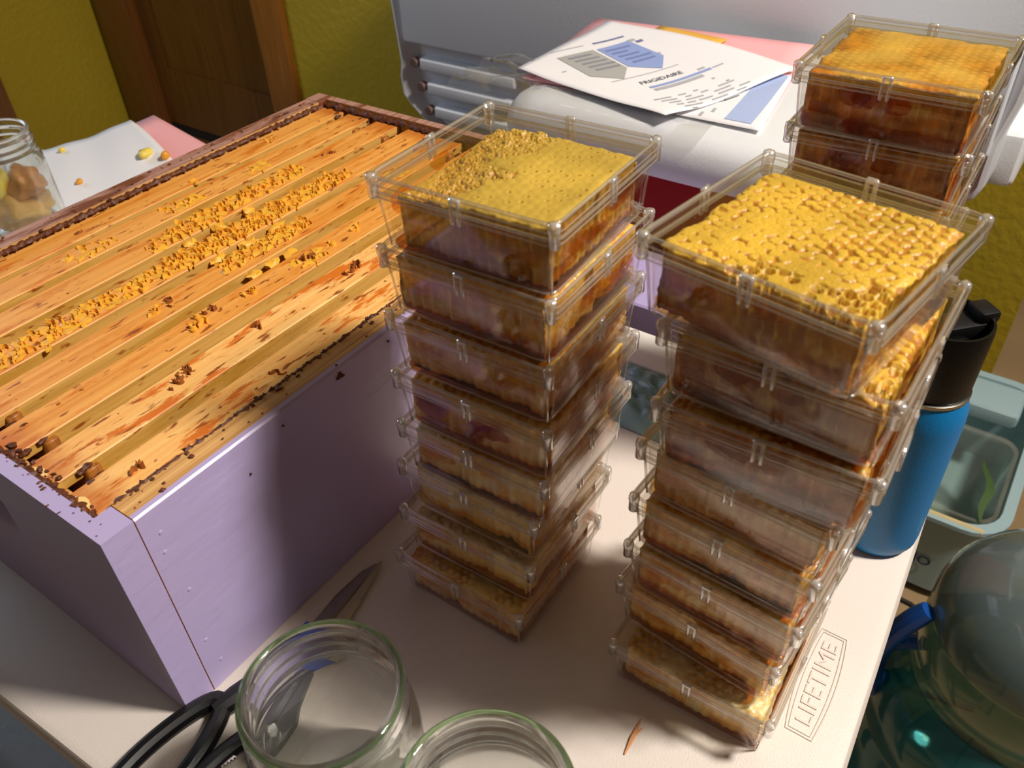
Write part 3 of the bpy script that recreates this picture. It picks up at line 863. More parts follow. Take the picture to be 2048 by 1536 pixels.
    # sides
    per = [(i, 0) for i in range(n - 1)] + [(n - 1, j) for j in range(n - 1)] + [(i, n - 1) for i in range(n - 1, 0, -1)] + [(0, j) for j in range(n - 1, 0, -1)]
    P = np.array([idx[i, j] for i, j in per]); m_ = len(P)
    px, py, pz = V[P, 0], V[P, 1], V[P, 2]
    side = np.array([0] * (n - 1) + [1] * (n - 1) + [2] * (n - 1) + [3] * (n - 1))
    nx = np.choose(side, [0, 1, 0, -1.0]); ny = np.choose(side, [-1.0, 0, 1, 0])
    s = np.where(side % 2 == 0, px, py)
    L = max(8, n // 8)
    prev = P; allV = [V]; allC = [C.ravel()]; base = n * n
    mid = 0.011 + lo
    zb = 0.0016 + lo
    for k in range(1, L + 1):
        f = k / L
        z = pz * (1 - f) + zb * f
        bulge = np.array([fnoise(a_ * 60, z_ * 60, seed + 5.0) for a_, z_ in zip(s + side * 0.3, z)])
        ph = (s + 0.0013 * np.array([fnoise(z_ * 240, sd + seed) for z_, sd in zip(z, side)])) / PITCH
        fl = np.cos(2 * PI * ph)
        amp = 0.0007
        midrib = np.exp(-((z - mid) / 0.0016) ** 2)
        off = amp * (fl - 1) * (1 - midrib) * (0.4 + 1.2 * abs(bulge)) + 0.0018 * bulge - 0.0006
        if k == L: off -= 0.001
        off = np.minimum(off, 0.0010 - (z < 0.006) * 0.0008)
        vx = px + nx * off; vy = py + ny * off
        cw = np.clip((fl - 0.72) * 4, 0, 1) * (0.75 + 0.6 * bulge) + midrib * 0.5
        blot = np.array([fnoise(a_ * 95 + sd * 9.0, z_ * 120, seed + 31.0) + 0.5 * fnoise(a_ * 240 + sd, z_ * 260, seed + 3.0) for a_, z_, sd in zip(s, z, side)])
        cw = cw * np.clip(0.55 + 1.6 * blot, 0, 1) + 0.55 * np.clip(blot * 3.0 - 0.5, 0, 1)
        cw = np.maximum(cw, np.clip(1 - f * L / 2.2, 0, 1) * np.clip(C.ravel()[P] + 0.3, 0, 1))
        allV.append(np.stack([vx, vy, z], 1)); allC.append(np.clip(cw, 0, 1))
        cur = base + np.arange(m_)
        for i in range(m_):
            j = (i + 1) % m_
            F.append((int(prev[i]), int(cur[i]), int(cur[j]), int(prev[j])))
        prev = cur; base += m_
    F.append(tuple(int(i) for i in prev))
    V = np.concatenate(allV); Cc = np.concatenate(allC)
    return V, F, Cc


CV = {}
def comb_variant(key, seed, n, style, matkey, top=0.0262):
    V, F, Cc = comb_mesh(seed, n, style, top)
    me = mesh('comb', V, F, M[matkey], True, None, {'cap': Cc})
    bm = bmesh.new(); bm.from_mesh(me); bmesh.ops.recalc_face_normals(bm, faces=bm.faces[:]); bm.to_mesh(me); bm.free()
    CV[key] = me
comb_variant('flakes', 11, 200, 'flakes', 'comb_gold', 0.0335)
comb_variant('smooth', 12, 150, 'smooth', 'comb_olive', 0.0330)
comb_variant('wet', 13, 100, 'wet', 'comb_dark', 0.0345)
comb_variant('open', 18, 90, 'flakes', 'comb_gold', 0.0335)
for k, (sd, mk, tp) in enumerate((('21', 'comb_dark', 0.0345), ('22', 'comb_dark', 0.034), ('23', 'comb_amber', 0.0345), ('24', 'comb_amber', 0.0335), ('25', 'comb_pale', 0.0340), ('26', 'comb_pale', 0.0345), ('27', 'comb_amber', 0.034), ('28', 'comb_pale', 0.0305))):
    comb_variant('v%d' % k, int(sd), 72, 'plain', mk, tp)


def honey_pool(seed, mat, depth):
    mb = MB(); n = 4
    def ring(r, z):
        return [(x, y, z + (0.0018 * x / 0.045 * math.cos(seed) + 0.0014 * y / 0.045 * math.sin(seed * 2.3) if z > 0.002 else 0)) for x, y, _ in rrect(r, r, 0.005, 0, n)]
    mb.loft([ring(0.0436, 0.0014), ring(0.0450, 0.0022), ring(0.0450 + (depth) * 0.04, depth), ring(0.0440, depth - 0.0004)])
    me = mb.me('honey_pool', mat); sharp(me, 50)
    return me
POOL = [honey_pool(k, M['honey'] if k != 2 else M['honey_pale'], 0.0045 + 0.0012 * k) for k in range(4)]
def smear_mesh(seed, mat):
    """flat puddles of honey pressed between comb and wall"""
    rr = random.Random(seed); mb = MB()
    for side in range(4):
        for k in range(7 if side in (1, 2) else 4):
            s = rr.uniform(-0.037, 0.037); z = rr.uniform(0.006, 0.027)
            wdt = rr.uniform(0.003, 0.011); hgt = rr.uniform(0.0025, 0.006)
            ins = 0.0453 + z * 0.061
            n = 18; ringo = []; ringi = []
            for i in range(n):
                a = 2 * PI * i / n
                d = 1 + 0.45 * fnoise(math.cos(a) * 1.3 + seed, math.sin(a) * 1.3 + k * 3, side * 5.0)
                sa = max(-0.0400, min(0.0400, s + wdt * d * math.cos(a))); za = max(0.003, min(0.0295, z + hgt * d * math.sin(a)))
                sb = s + (sa - s) * 0.9; zb_ = z + (za - z) * 0.9
                io = 0.0456 + za * 0.061; ib = 0.0456 + zb_ * 0.061
                def pt(q, t_, zz):
                    return {0: (q, t_, zz), 1: (-q, t_, zz), 2: (t_, -q, zz), 3: (t_, q, zz)}[side]
                ringo.append(pt(io, sa, za)); ringi.append(pt(ib - 0.0005, sb, zb_))
            mb.loft([ringo, ringi])
    me = mb.me('honey_smear', mat); sharp(me, 60)
    return me
SMEAR = [smear_mesh(1, M['honey_pale']), smear_mesh(2, M['honey_pale']), smear_mesh(3, M['honey']), smear_mesh(4, M['honey'])]
# drops of honey on the lids
def lid_drop():
    mb = MB(); mb.lathe([(0.0024, 0.0366), (0.0022, 0.0372), (0.0014, 0.0378), (0.0003, 0.0381)], 10)
    return mb.me('honey_drop', M['plastic_solid'])
DROP = lid_drop()

def comb_box(loc, yaw, label, group, comb, pool, smear, scale=1.0, tab=False, crot=0, tilt=(0, 0)):
    b = thing('comb_honey_box', label, 'honey box', loc, yaw, group)
    b.scale = (scale, scale, scale * 1.0)
    b.rotation_euler = (tilt[0], tilt[1], yaw)
    link('tray_rim', BM['tray_rim'], link('tray', BM['tray'], b)); link('lid_rim', BM['lid_rim'], link('lid', BM['lid'], b))
    p = 0.0489
    for sx in (-1, 1):
        for sy in (-1, 1): link('corner_peg', BM['corner_peg'], b, (sx * p, sy * p, 0))
    e = 0.0513
    for (x, y, a) in ((-e, 0, 0), (e, 0, 0), (0, -e, PI / 2), (0, e, PI / 2)): link('clip', BM['clip'], b, (x, y, 0), (0, 0, a))
    if tab: link('hinge_tab', BM['hinge_tab'], b, (-0.012, -0.0520, 0))
    link('comb', CV[comb], b, (0, 0, 0), (0, 0, crot))
    link('honey_pool', POOL[pool], b)
    if smear is not None: tag(link('honey_smear', SMEAR[smear], b), kind='stuff')
    return b

ORD = ['topmost', 'second', 'third', 'fourth', 'fifth', 'sixth', 'seventh', 'lowest']
LST = [(0.2057, -0.117, 2.3), (0.2072, -0.1153, 1.4), (0.2073, -0.1132, 2.0), (0.2062, -0.1128, 2.1), (0.207, -0.1101, 2.0), (0.2095, -0.1018, 1.5), (0.2064, -0.0998, 1.9), (0.1979, -0.0978, 0.3)]
RST = [(0.2131, -0.2572, -8.5), (0.2204, -0.2635, -0.6), (0.218, -0.2639, 1.7), (0.2253, -0.2571, -2.9), (0.2258, -0.2552, -2.1), (0.2261, -0.2542, -2.5), (0.2272, -0.2511, -4.2), (0.2162, -0.2525, 1.2)]
FST = [(0.456, -0.232, 1.1), (0.462, -0.2305, 2.6), (0.460, -0.231, 1.0), (0.458, -0.232, 0.0), (0.461, -0.230, 2.0), (0.459, -0.231, 1.0), (0.458, -0.232, 0.5), (0.460, -0.231, 1.0)]
LC = [('smooth', 0, 0), ('v2', 1, 1), ('v3', 0, 0), ('v6', 1, 3), ('v4', 1, 1), ('v5', 2, None), ('v7', 1, 1), ('v6', 0, 0)]
RC = [('flakes', 2, 1), ('open', 1, 2), ('v0', 3, 2), ('v3', 2, 1), ('v2', 1, 0), ('v6', 1, 1), ('v3', 1, 0), ('v7', 1, 1)]
LD = ['capped yellow comb inside', 'ragged amber comb inside', 'honey smeared brown comb', 'dark ragged near corner', 'torn pale comb', 'whitish comb inside', 'pale amber comb', 'golden comb on the table']
RD = ['flaky bright yellow comb', 'open cells at right', 'dark brown wet comb', 'under an overhang', 'greyish comb inside', 'pale right end', 'thin amber comb', 'beside the embossed lettering']
for k in range(8):
    x, y, a = LST[k]; cb, po, sm = LC[k]
    comb_box((x, y, (7 - k) * HB + 0.0002 + (0.00035 * (7 - k))), math.radians(a), '%s box of the stack beside the lilac hive, %s' % (ORD[k], LD[k]), 'clear comb boxes stacked beside the hive', cb, po, sm, crot=(k % 4) * PI / 2 if k else 0)
    x, y, a = RST[k]; cb, po, sm = RC[k]
    comb_box((x, y, (7 - k) * HB + 0.0002 + (0.00035 * (7 - k))), math.radians(a), '%s box of the stack near the blue bottle, %s' % (ORD[k], RD[k]), 'clear comb boxes stacked near the table edge', cb, po, sm, tab=k in (1, 2, 4, 5), crot=(k % 4) * PI / 2 if k > 1 else 0)
FD = ['hazy capped top', 'dark brown comb', 'dark comb', 'brown comb', 'dark honey', 'amber comb', 'brown honey', 'on the table']
for k in range(8):
    x, y, a = FST[k]
    comb_box((x, y, (7 - k) * 0.0382 + 0.0002 + 0.0003 * (7 - k)), math.radians(a), '%s box of the stack by the red cooler, %s' % (ORD[k], FD[k]), 'clear comb boxes stacked by the red cooler', 'wet' if k == 0 else ('v0' if k % 2 else 'v1'), 3, 2 if k < 2 else None, scale=1.05 if k == 0 else 1.05, crot=0)

# ------------------------------------------------------------------ coolers on a bench behind the table
BZ = -0.30
bn = thing('wooden_bench', 'low dark wooden bench carrying both coolers behind the table', 'bench', (0, 0, 0))
MB().bbox(0.535, 1.55, -0.155, 0.62, BZ - 0.04, BZ - 0.0002, 0.004, 1).build('bench_top', M['bench'], bn)
for x in (0.58, 1.50):
    for y in (-0.11, 0.57): MB().bbox(x - 0.025, x + 0.025, y - 0.025, y + 0.025, FZ, BZ - 0.04, 0.003, 1).build('leg', M['bench'], bn)
g = thing('ice_chest', 'big white plastic cooler with three slotted ribs, standing behind the red one', 'cooler', (0, 0, 0))
yc = 0.235
right = [(-0.270, 0.235), (-0.262, 0.09), (-0.252, 0.035), (-0.252, -0.020), (-0.247, -0.036), (-0.235, -0.046), (-0.185, -0.060), (-0.150, -0.20), (-0.138, BZ)]
left = [(0.745, 0.235), (0.727, 0.08), (0.719, -0.02), (0.724, -0.045), (0.722, -0.078), (0.705, -0.096), (0.655, -0.135), (0.625, -0.20), (0.610, BZ)]
outline = right + left[::-1]
def ol(x, k): return [(x, yc + (y - yc) * k, z) for y, z in outline]
X0 = 1.03
mb = MB()
mb.loft([ol(X0 + 0.018, 0.93), ol(X0 + 0.004, 0.965), ol(X0, 0.985), ol(X0 + 0.002, 0.996), ol(X0 + 0.012, 1.0), ol(1.46, 1.0), ol(1.48, 0.98)])
mb.build('body', M['cooler_shaded'], g)
mb = MB()
mb.bbox(X0 - 0.012, 1.49, -0.285, 0.758, 0.232, 0.30, 0.02, 3)
mb.build('lid', M['cooler_white'], g)
# protruding upper front panel: lower edge makes the crease
mb = MB()
mb.bbox(X0 - 0.007, X0 + 0.03, -0.245, 0.700, 0.020, 0.225, 0.006, 3)
mb.build('front_panel', M['cooler_shaded'], g)
for k, z in enumerate((-0.012, -0.053, -0.094)):
    y1 = 0.700 - 0.012 * k; ln = 0.235 - 0.02 * k
    mb = MB()
    mb.bbox(X0 - 0.005, X0 + 0.02, y1 - ln, y1 - 0.03, z - 0.013, z + 0.008, 0.006, 3)
    mb.build('rib', M['cooler_shaded'], g)
    mb = MB(); mb.lathe([(0.0, 0.0), (0.0075, 0.0), (0.0085, 0.002), (0.0085, 0.012)], 14, cap0=False)
    mb.build('screw_recess', M['hole'], g, loc=(X0 - 0.0062, y1 - 0.018, z - 0.002), rot=(0, PI / 2, 0))
MB().bbox(1.10, 1.40, -0.278, -0.235, -0.045, 0.030, 0.012, 3).build('handle', M['cooler_white'], g)
MB().bbox(1.10, 1.40, 0.71, 0.752, -0.075, -0.02, 0.010, 3).build('handle', M['cooler_shaded'], g)

rc = thing('ice_chest', 'red cooler with a rounded white lid under the papers', 'cooler', (0, 0, 0))
mb = MB()
cc = (0.825, 0.010)
mb.loft([rrect(0.135, 0.195, 0.03, BZ, 6, cc), rrect(0.150, 0.212, 0.035, 0.06, 6, cc), rrect(0.150, 0.212, 0.035, 0.082, 6, cc)])
mb.build('body', M['red'], rc)
mb = MB()
lr = [(0.160, 0.218, 0.079), (0.1655, 0.2235, 0.081), (0.1675, 0.2255, 0.087), (0.1675, 0.2255, 0.100), (0.1645, 0.2225, 0.113), (0.158, 0.216, 0.122), (0.147, 0.205, 0.128), (0.13, 0.19, 0.1300)]
mb.loft([rrect(a, b, 0.04, z, 8, cc) for a, b, z in lr])
mb.build('lid', M['cooler_white'], rc)
MB().bbox(0.66, 0.99, 0.218, 0.236, 0.02, 0.05, 0.006, 2).build('handle', M['cooler_white'], rc)
LZ = 0.1302
# black crate and purple board in front of the red cooler
cr = thing('storage_crate', 'black plastic crate in the gap between the two front stacks', 'crate', (0, 0, 0))
MB().loft([rrect(0.050, 0.20, 0.01, BZ, 4, (0.600, 0.03)), rrect(0.056, 0.21, 0.01, -0.115, 4, (0.600, 0.03))]).build('crate_body', M['black'], cr)
MB().bbox(0.541, 0.660, -0.185, 0.245, -0.1148, -0.102, 0.003, 1).build('crate_lid', M['black'], cr)
pb = thing('hive_super', 'lilac hive part with a white lower edge, seen between the front stacks', 'hive part', (0, 0, 0))
MB().bbox(0.552, 0.655, -0.17, 0.235, -0.092, -0.005, 0.002, 1).build('board', M['purple'], pb)
MB().bbox(0.546, 0.658, -0.176, 0.240, -0.1018, -0.0922, 0.002, 1).build('base_strip', M['paper'], pb)
# plastic bag and card lying on the table between the stacks
def crumple(name, fn, nu, nv, mat, parent=None, thick=0.0):
    V = [fn(i / nu, j / nv) for i in range(nu + 1) for j in range(nv + 1)]
    F = [(i * (nv + 1) + j, (i + 1) * (nv + 1) + j, (i + 1) * (nv + 1) + j + 1, i * (nv + 1) + j + 1) for i in range(nu) for j in range(nv)]
    if thick:
        b = len(V)
        V += [(x, y, z - thick) for x, y, z in V]
        F += [tuple(reversed([k + b for k in f])) for f in F[:]]
        w1 = nv + 1
        rim = [j for j in range(nv)] + [i * w1 + nv for i in range(nu)] + [nu * w1 + j for j in range(nv, 0, -1)] + [i * w1 for i in range(nu, 0, -1)]
        for k in range(len(rim)):
            a, c = rim[k], rim[(k + 1) % len(rim)]
            F.append((a, c, c + b, a + b))
    me = mesh(name, V, F, mat, True)
    bm = bmesh.new(); bm.from_mesh(me); bmesh.ops.recalc_face_normals(bm, faces=bm.faces[:]); bm.to_mesh(me); bm.free()
    return link(name, me, parent)
def teal(u, v):
    x = 0.375 + 0.075 * u; y = -0.150 + 0.115 * v
    b = math.sin(PI * u) ** 0.6 * math.sin(PI * v) ** 0.6
    return (x, y, 0.0012 + b * (0.018 + 0.016 * abs(fnoise(u * 5, v * 5, 3)) + 0.010 * fnoise(u * 11, v * 11, 8)))
tag(crumple('plastic_bag', teal, 26, 26, M['teal_cloth'], None, 0.0008), 'crumpled teal plastic bag on the table between the clear stacks', 'bag')
MB().box(0, 0, 0, 0, 0, 0)
o = MB().bbox(0.452, 0.500, -0.14, -0.02, 0.0003, 0.006, 0.001, 1).build('card', solid('cream_card', (226, 222, 212), 0.7)); tag(o, 'small white card behind the teal bag at the far table edge', 'card')

# ------------------------------------------------------------------ papers on the red cooler
PA, PB, PC = np.array([0.7249, 0.2466]), np.array([0.6766, 0.0279]), np.array([0.9495, 0.2525])
PD = PA + 0.95 * (PC - PA) + 1.34 * (PB - PA)
def page(s, t):
    """flat page coordinates -> point on the curled sheet"""
    es, et = PC - PA, PB - PA
    p = PA + s * es + t * et
    z = LZ + 0.0058 + 0.006 * math.exp(-((s) ** 2 + (t - 1) ** 2) / 0.06) + 0.0035 * math.exp(-(s ** 2 + t ** 2) / 0.03) + 0.002 * math.sin(s * 5 + t * 3) + 0.004 * max(0, s - 0.7)
    return (p[0], p[1], z)
def quad(u, v):           # u along A->C, v along A->B
    a = (1 - u) * (1 - v); b = (1 - u) * v; c = u * (1 - v); dd = u * v
    s = c * 1.0 + dd * 1.0 + 0.05 * math.sin(PI * v) * u
    t = b * 1.0 + dd * 1.32
    return page(s, t)
p1 = thing('paper_sheet', 'top white printed sheet with house shapes, lying on the white cooler lid', 'paper')
crumple('sheet', quad, 24, 24, M['paper'], p1, 0.0002)
def prnt(name, polys, mat, parent, fn=page, lift=0.0005):
    bm = bmesh.new()
    for poly in polys:
        vs = [bm.verts.new((x, y, 0)) for x, y in poly]
        bm.faces.new(vs)
    bmesh.ops.triangulate(bm, faces=bm.faces[:])
    for _ in range(3):
        le = [e for e in bm.edges if e.calc_length() > 0.08]
        if le: bmesh.ops.subdivide_edges(bm, edges=le, cuts=1, use_grid_fill=True)
        bmesh.ops.triangulate(bm, faces=bm.faces[:])
    for v in bm.verts:
        q = fn(v.co.x, v.co.y)
        v.co = Vector((q[0], q[1], q[2] + lift))
    bmesh.ops.recalc_face_normals(bm, faces=bm.faces[:])
    for f in bm.faces:
        if f.normal.z < 0: f.normal_flip()
    me = bpy.data.meshes.new(name); bm.to_mesh(me); bm.free()
    me.materials.append(mat)
    return tag(link(name, me, parent), kind='stuff' if len(polys) > 1 else None)
UD = np.array([math.cos(math.radians(21)), math.sin(math.radians(21))]); VD = np.array([UD[1], -UD[0]])   # reading direction, up direction
def strip(s, t, length, height):
    a = np.array([s, t]); b = a + UD * length
    return [tuple(a), tuple(b), tuple(b + VD * height), tuple(a + VD * height)]
prnt('grey_house_print', [[(0.262, 0.104), (0.519, 0.199), (0.439, 0.501), (0.29, 0.573), (0.18, 0.409)]], M['paper_grey'], p1)
prnt('blue_house_print', [[(0.544, 0.212), (0.792, 0.291), (0.727, 0.589), (0.571, 0.668), (0.459, 0.5)]], M['ink_blue'], p1)
rr = random.Random(5)
L1 = []
for k in range(5):
    a = np.array([0.262, 0.15]) * (1 - k / 5) + np.array([0.235, 0.42]) * (k / 5)
    L1.append(strip(a[0] + 0.03, a[1] + 0.03, rr.uniform(0.12, 0.2), 0.022))
prnt('house_text_print', L1, solid('grey_blue_print', (140, 142, 152), 0.8), p1, lift=0.0008)
L2 = []
for k in range(5):
    a = np.array([0.53, 0.26]) * (1 - k / 5) + np.array([0.50, 0.53]) * (k / 5)
    L2.append(strip(a[0] + 0.02, a[1] + 0.02, rr.uniform(0.12, 0.2), 0.02))
prnt('blue_text_print', L2, solid('deep_blue_print', (118, 132, 186), 0.8), p1, lift=0.0008)
prnt('title_print', [strip(0.60, 0.150, 0.25, 0.018), strip(0.80, 0.36, 0.05, 0.03)], M['ink_navy'], p1)
V, F = text2d('FRIGIDAIRE', 0.063)
wmax = max(v[0] for v in V)
sV = [np.array([0.29, 0.690]) + UD * (vx * 0.315 / wmax) + VD * vy * 0.8 for vx, vy in V]
mb = MB(); mb.add([(*page(*q)[:2], page(*q)[2] + 0.0006) for q in sV], F)
mb.build('heading_lettering', M['ink'], p1, False)
prnt('blue_rule_print', [strip(0.285, 0.755, 0.46, 0.022)], M['ink_blue'], p1)
prnt('grey_block_print', [strip(0.275, 0.795, 0.36, 0.028)], M['ink_soft'], p1)
prnt('fold_crease_shade', [strip(0.20, 0.545, 0.5, 0.006)], M['ink_soft'], p1)  # flat grey strip paints the shade along a fold
LN = []
for k in range(6):
    t0 = 0.86 + 0.036 * k
    x = 0.14 + 0.012 * k
    while x < 0.62:
        ln = rr.uniform(0.03, 0.13)
        if rr.random() < 0.75: LN.append(strip(x, t0 + (x - 0.14) * 0.38, ln, 0.012))
        x += ln + rr.uniform(0.02, 0.07)
for (s_, t_, l_, h_) in ((0.78, 0.31, 0.05, 0.03), (0.70, 0.42, 0.02, 0.016), (0.72, 0.55, 0.03, 0.02), (0.66, 0.86, 0.05, 0.018), (0.73, 0.92, 0.08, 0.012), (0.60, 0.98, 0.02, 0.014), (0.62, 1.06, 0.02, 0.014), (0.30, 0.03, 0.25, 0.008), (0.12, 0.25, 0.03, 0.01)):
    LN.append(strip(s_, t_, l_, h_))
prnt('fine_text_print', LN, M['ink_soft'], p1)

def p2map(u, v):
    A2, B2, C2 = np.array([0.705, 0.030]), np.array([0.704, -0.064]), np.array([0.885, 0.050])
    D2 = np.array([0.872, -0.036])
    p = (1 - u) * (1 - v) * A2 + (1 - u) * v * B2 + u * (1 - v) * C2 + u * v * D2
    return (p[0], p[1], LZ + 0.0026 + 0.002 * math.exp(-(u ** 2) / 0.05) * v)
p2 = thing('paper_sheet', 'lower white sheet with a broad pale blue printed corner, beside the dark honey stack', 'paper')
crumple('sheet', p2map, 12, 12, M['paper'], p2, 0.0002)
prnt('blue_corner_print', [[(0.07, 0.55), (0.07, 0.87), (0.98, 0.95), (0.98, 0.62)]], M['ink_pale_blue'], p2, p2map)
prnt('fine_text_print', [[(0.05 + 0.09 * k, 0.25 + 0.1 * (k % 2)), (0.11 + 0.09 * k, 0.25 + 0.1 * (k % 2)), (0.11 + 0.09 * k, 0.29 + 0.1 * (k % 2)), (0.05 + 0.09 * k, 0.29 + 0.1 * (k % 2))] for k in range(7)], M['ink_soft'], p2, p2map)
def pk(u, v):
    A2, B2, C2, D2 = np.array([0.715, 0.235]), np.array([0.735, -0.058]), np.array([0.960, 0.275]), np.array([0.991, -0.019])
    p = (1 - u) * (1 - v) * A2 + (1 - u) * v * B2 + u * (1 - v) * C2 + u * v * D2
    return (p[0], p[1], LZ + 0.0008 + 0.003 * (1 - u) * max(0, 0.6 - v) + 0.0015 * u)
tag(crumple('folder', pk, 10, 10, M['pink'], None, 0.0004), 'pink paper folder under the white printed sheets', 'folder')
def yl(u, v):
    return (0.86 + 0.091 * u + 0.012 * (1 - v) * u, 0.190 - 0.10 * v - 0.012 * u, LZ + 0.0024 + 0.003 * u)
tag(crumple('note_sheet', yl, 6, 6, M['yellow_paper'], None, 0.0002), 'yellow sheet, only its edge showing behind the printed sheet', 'paper')
def bag(u, v):
    x = 0.650 + 0.125 * u + 0.01 * fnoise(v * 4, 2.0); y = 0.300 - 0.315 * v
    ov = max(0, (y - 0.22) / 0.08)
    cr_ = 0.014 * abs(fnoise(u * 4, v * 7, 1)) + 0.004 * abs(fnoise(u * 9, v * 14, 4))
    edge = min(1.0, 8 * min(u, 1 - u) + 0.1)
    top = LZ + 0.0006 + cr_ * (0.35 + 1.6 * ov) * edge * (1.0 if v < 0.45 else 0.25) - 0.010 * max(0, (0.69 - x) / 0.04) + 0.006 * ov
    top -= 0.03 * max(0, ov - 0.7) * u
    hid = x > 0.71 and y < 0.225
    return (x, y, (LZ + 0.0004) if hid else top)
tag(crumple('plastic_bag', bag, 40, 64, M['bag']), 'crumpled clear plastic bag under the papers, on the white cooler lid', 'bag')

# ------------------------------------------------------------------ blue bottle
b = thing('water_bottle', 'blue steel water bottle with black cap, beside the right stack', 'bottle', (0.377, -0.305, 0.0002))
MB().lathe([(0.022, 0), (0.026, 0.0015), (0.0285, 0.006), (0.029, 0.012), (0.029, 0.118), (0.0284, 0.128), (0.0262, 0.135), (0.0255, 0.138)], 40).build('body', M['bottle_blue'], b)
MB().lathe([(0.0255, 0.138), (0.0262, 0.1385), (0.0262, 0.141), (0.0250, 0.1415)], 40).build('steel_ring', M['steel'], b)
MB().lathe([(0.0245, 0.1415), (0.0252, 0.143), (0.0258, 0.186), (0.0252, 0.190), (0.0236, 0.190), (0.0228, 0.186), (0.0225, 0.176)], 40).build('cap', M['black'], b)
MB().bbox(-0.010, 0.0235, -0.009, 0.009, 0.1765, 0.187, 0.003, 2).build('spout_flap', M['black_soft'], b, rot=(0, 0, -0.75))
MB().bbox(0.016, 0.028, -0.008, 0.008, 0.186, 0.1935, 0.002, 2).build('flap_catch', M['black_soft'], b, rot=(0, 0, -0.75))

# ------------------------------------------------------------------ jars
def jar_mesh(H=0.120):
    R, Rn = 0.0438, 0.0392
    k = H / 0.120
    outp = [(0.0, 0.0012), (0.030, 0.0012), (0.034, 0.0), (0.038, 0.0008), (0.0415, 0.004), (R, 0.010), (R, 0.050 * k), (R, 0.078 * k), (0.0432, 0.086 * k), (0.0412, 0.0915 * k), (Rn + 0.0004, 0.0945 * k),
            (Rn, 0.0965 * k), (Rn + 0.0016, 0.0985 * k), (Rn + 0.0016, 0.1003 * k), (Rn, 0.1022 * k), (Rn, 0.1045 * k), (Rn + 0.0016, 0.1062 * k), (Rn + 0.0016, 0.1080 * k), (Rn, 0.1098 * k), (Rn + 0.0002, 0.1150 * k), (Rn + 0.0012, 0.1165 * k), (Rn + 0.0010, 0.1187 * k), (Rn - 0.0006, H)]
    inp = [(Rn - 0.0028, H - 0.0004), (Rn - 0.0038, 0.117 * k), (Rn - 0.0038, 0.096 * k), (0.0372, 0.0905 * k), (0.0398, 0.084 * k), (0.0404, 0.076 * k), (0.0404, 0.014), (0.0385, 0.0085), (0.033, 0.0060), (0.0, 0.0055)]
    mb = MB()
    mb.lathe(outp + inp, 72, cap0=False, cap1=False)
    me = mb.me('glass_body', M['glass'])
    bm = bmesh.new(); bm.from_mesh(me)
    bmesh.ops.remove_doubles(bm, verts=bm.verts[:], dist=1e-6)
    bmesh.ops.recalc_face_normals(bm, faces=bm.faces[:])
    bm.to_mesh(me); bm.free()
    return me
JM = jar_mesh()
RIMT = MB().lathe([(0.0378, 0.1178), (0.0384, 0.1168), (0.0394, 0.1168), (0.0399, 0.1178), (0.0394, 0.1189), (0.0384, 0.1189)], 72, closed=True).me('rim_tint', sheer('green_rim_glass', (0.72, 0.86, 0.66), 1.2, 0.05, 0.6))
for lab, loc in (('empty wide glass jar with green tinted rim standing over the shears', (0.0185, -0.1250, 0.0003)),
                 ('empty glass jar cut off by the bottom of the picture, in front of the stacks', (0.0225, -0.2195, 0.0003))):
    j = thing('glass_jar', lab, 'jar', loc, 0, 'empty glass jars at the near table edge')
    link('rim_tint', RIMT, link('glass_body', JM, j))
j = thing('glass_jar', 'glass jar holding broken comb, on the white paper at the left', 'jar', (0.300, 0.672, 0.0056))
link('glass_body', JM, j)
for k, (c, r_, mt, lab) in enumerate((((0.300, 0.672, 0.029), (0.033, 0.033, 0.018), 'comb_chunk', 'pale mashed comb at the bottom of the glass jar'),
                                      ((0.312, 0.662, 0.062), (0.020, 0.022, 0.018), 'comb_chunk_amber', 'amber comb chunk in the right half of the jar'),
                                      ((0.286, 0.684, 0.066), (0.016, 0.018, 0.024), 'wax_yellow', 'yellow comb chunk leaning in the left half of the jar'))):
    mb = MB(); mb.blob((0, 0, 0), r_, k * 5 + 2, 0.45, 4)
    tag(mb.build('comb_chunk', M[mt], None, loc=c, angle=80), lab, 'honeycomb')

# ------------------------------------------------------------------ shears
s = thing('kitchen_shears', 'kitchen shears with black loop handles and steel blades, under the jar by the hive', 'scissors', (0, 0, 0.0004))
def blade(pts, z0, z1, nm, mt):
    n = len(pts); mb = MB()
    cx = sum(p[0] for p in pts) / n; cy_ = sum(p[1] for p in pts) / n
    mb.loft([[(x, y, z0) for x, y in pts], [(x, y, z0 + (z1 - z0) * 0.4) for x, y in pts], [(cx + (x - cx) * 0.93, cy_ + (y - cy_) * 0.72, z1) for x, y in pts]])
    return mb.build(nm, mt, s, angle=25)
blade([(0.154, -0.0215), (0.150, -0.0185), (0.140, -0.0150), (0.115, -0.0140), (0.090, -0.0165), (0.060, -0.0230), (0.060, -0.0330), (0.095, -0.0290), (0.130, -0.0235)], 0.0002, 0.0022, 'blade', M['steel'])
blade([(0.155, -0.0225), (0.152, -0.0215), (0.130, -0.0245), (0.095, -0.0300), (0.060, -0.0340), (0.058, -0.0430), (0.090, -0.0405), (0.120, -0.0340), (0.145, -0.0265)], 0.0024, 0.0046, 'blade', solid('blade_steel_highlight', (206, 198, 160), 0.35, 0.6))  # lighter steel paints in the bright line along the blade edge
mb = MB(); mb.bbox(0.060, 0.086, -0.044, -0.017, 0.0048, 0.0088, 0.0018, 2)
mb.build('blue_collar', M['blue'], s)
mb = MB(); mb.lathe([(0.0045, 0.0085), (0.0045, 0.0100), (0.003, 0.0108)], 14, (0.062, -0.031)); mb.build('pivot_screw', M['steel'], s)
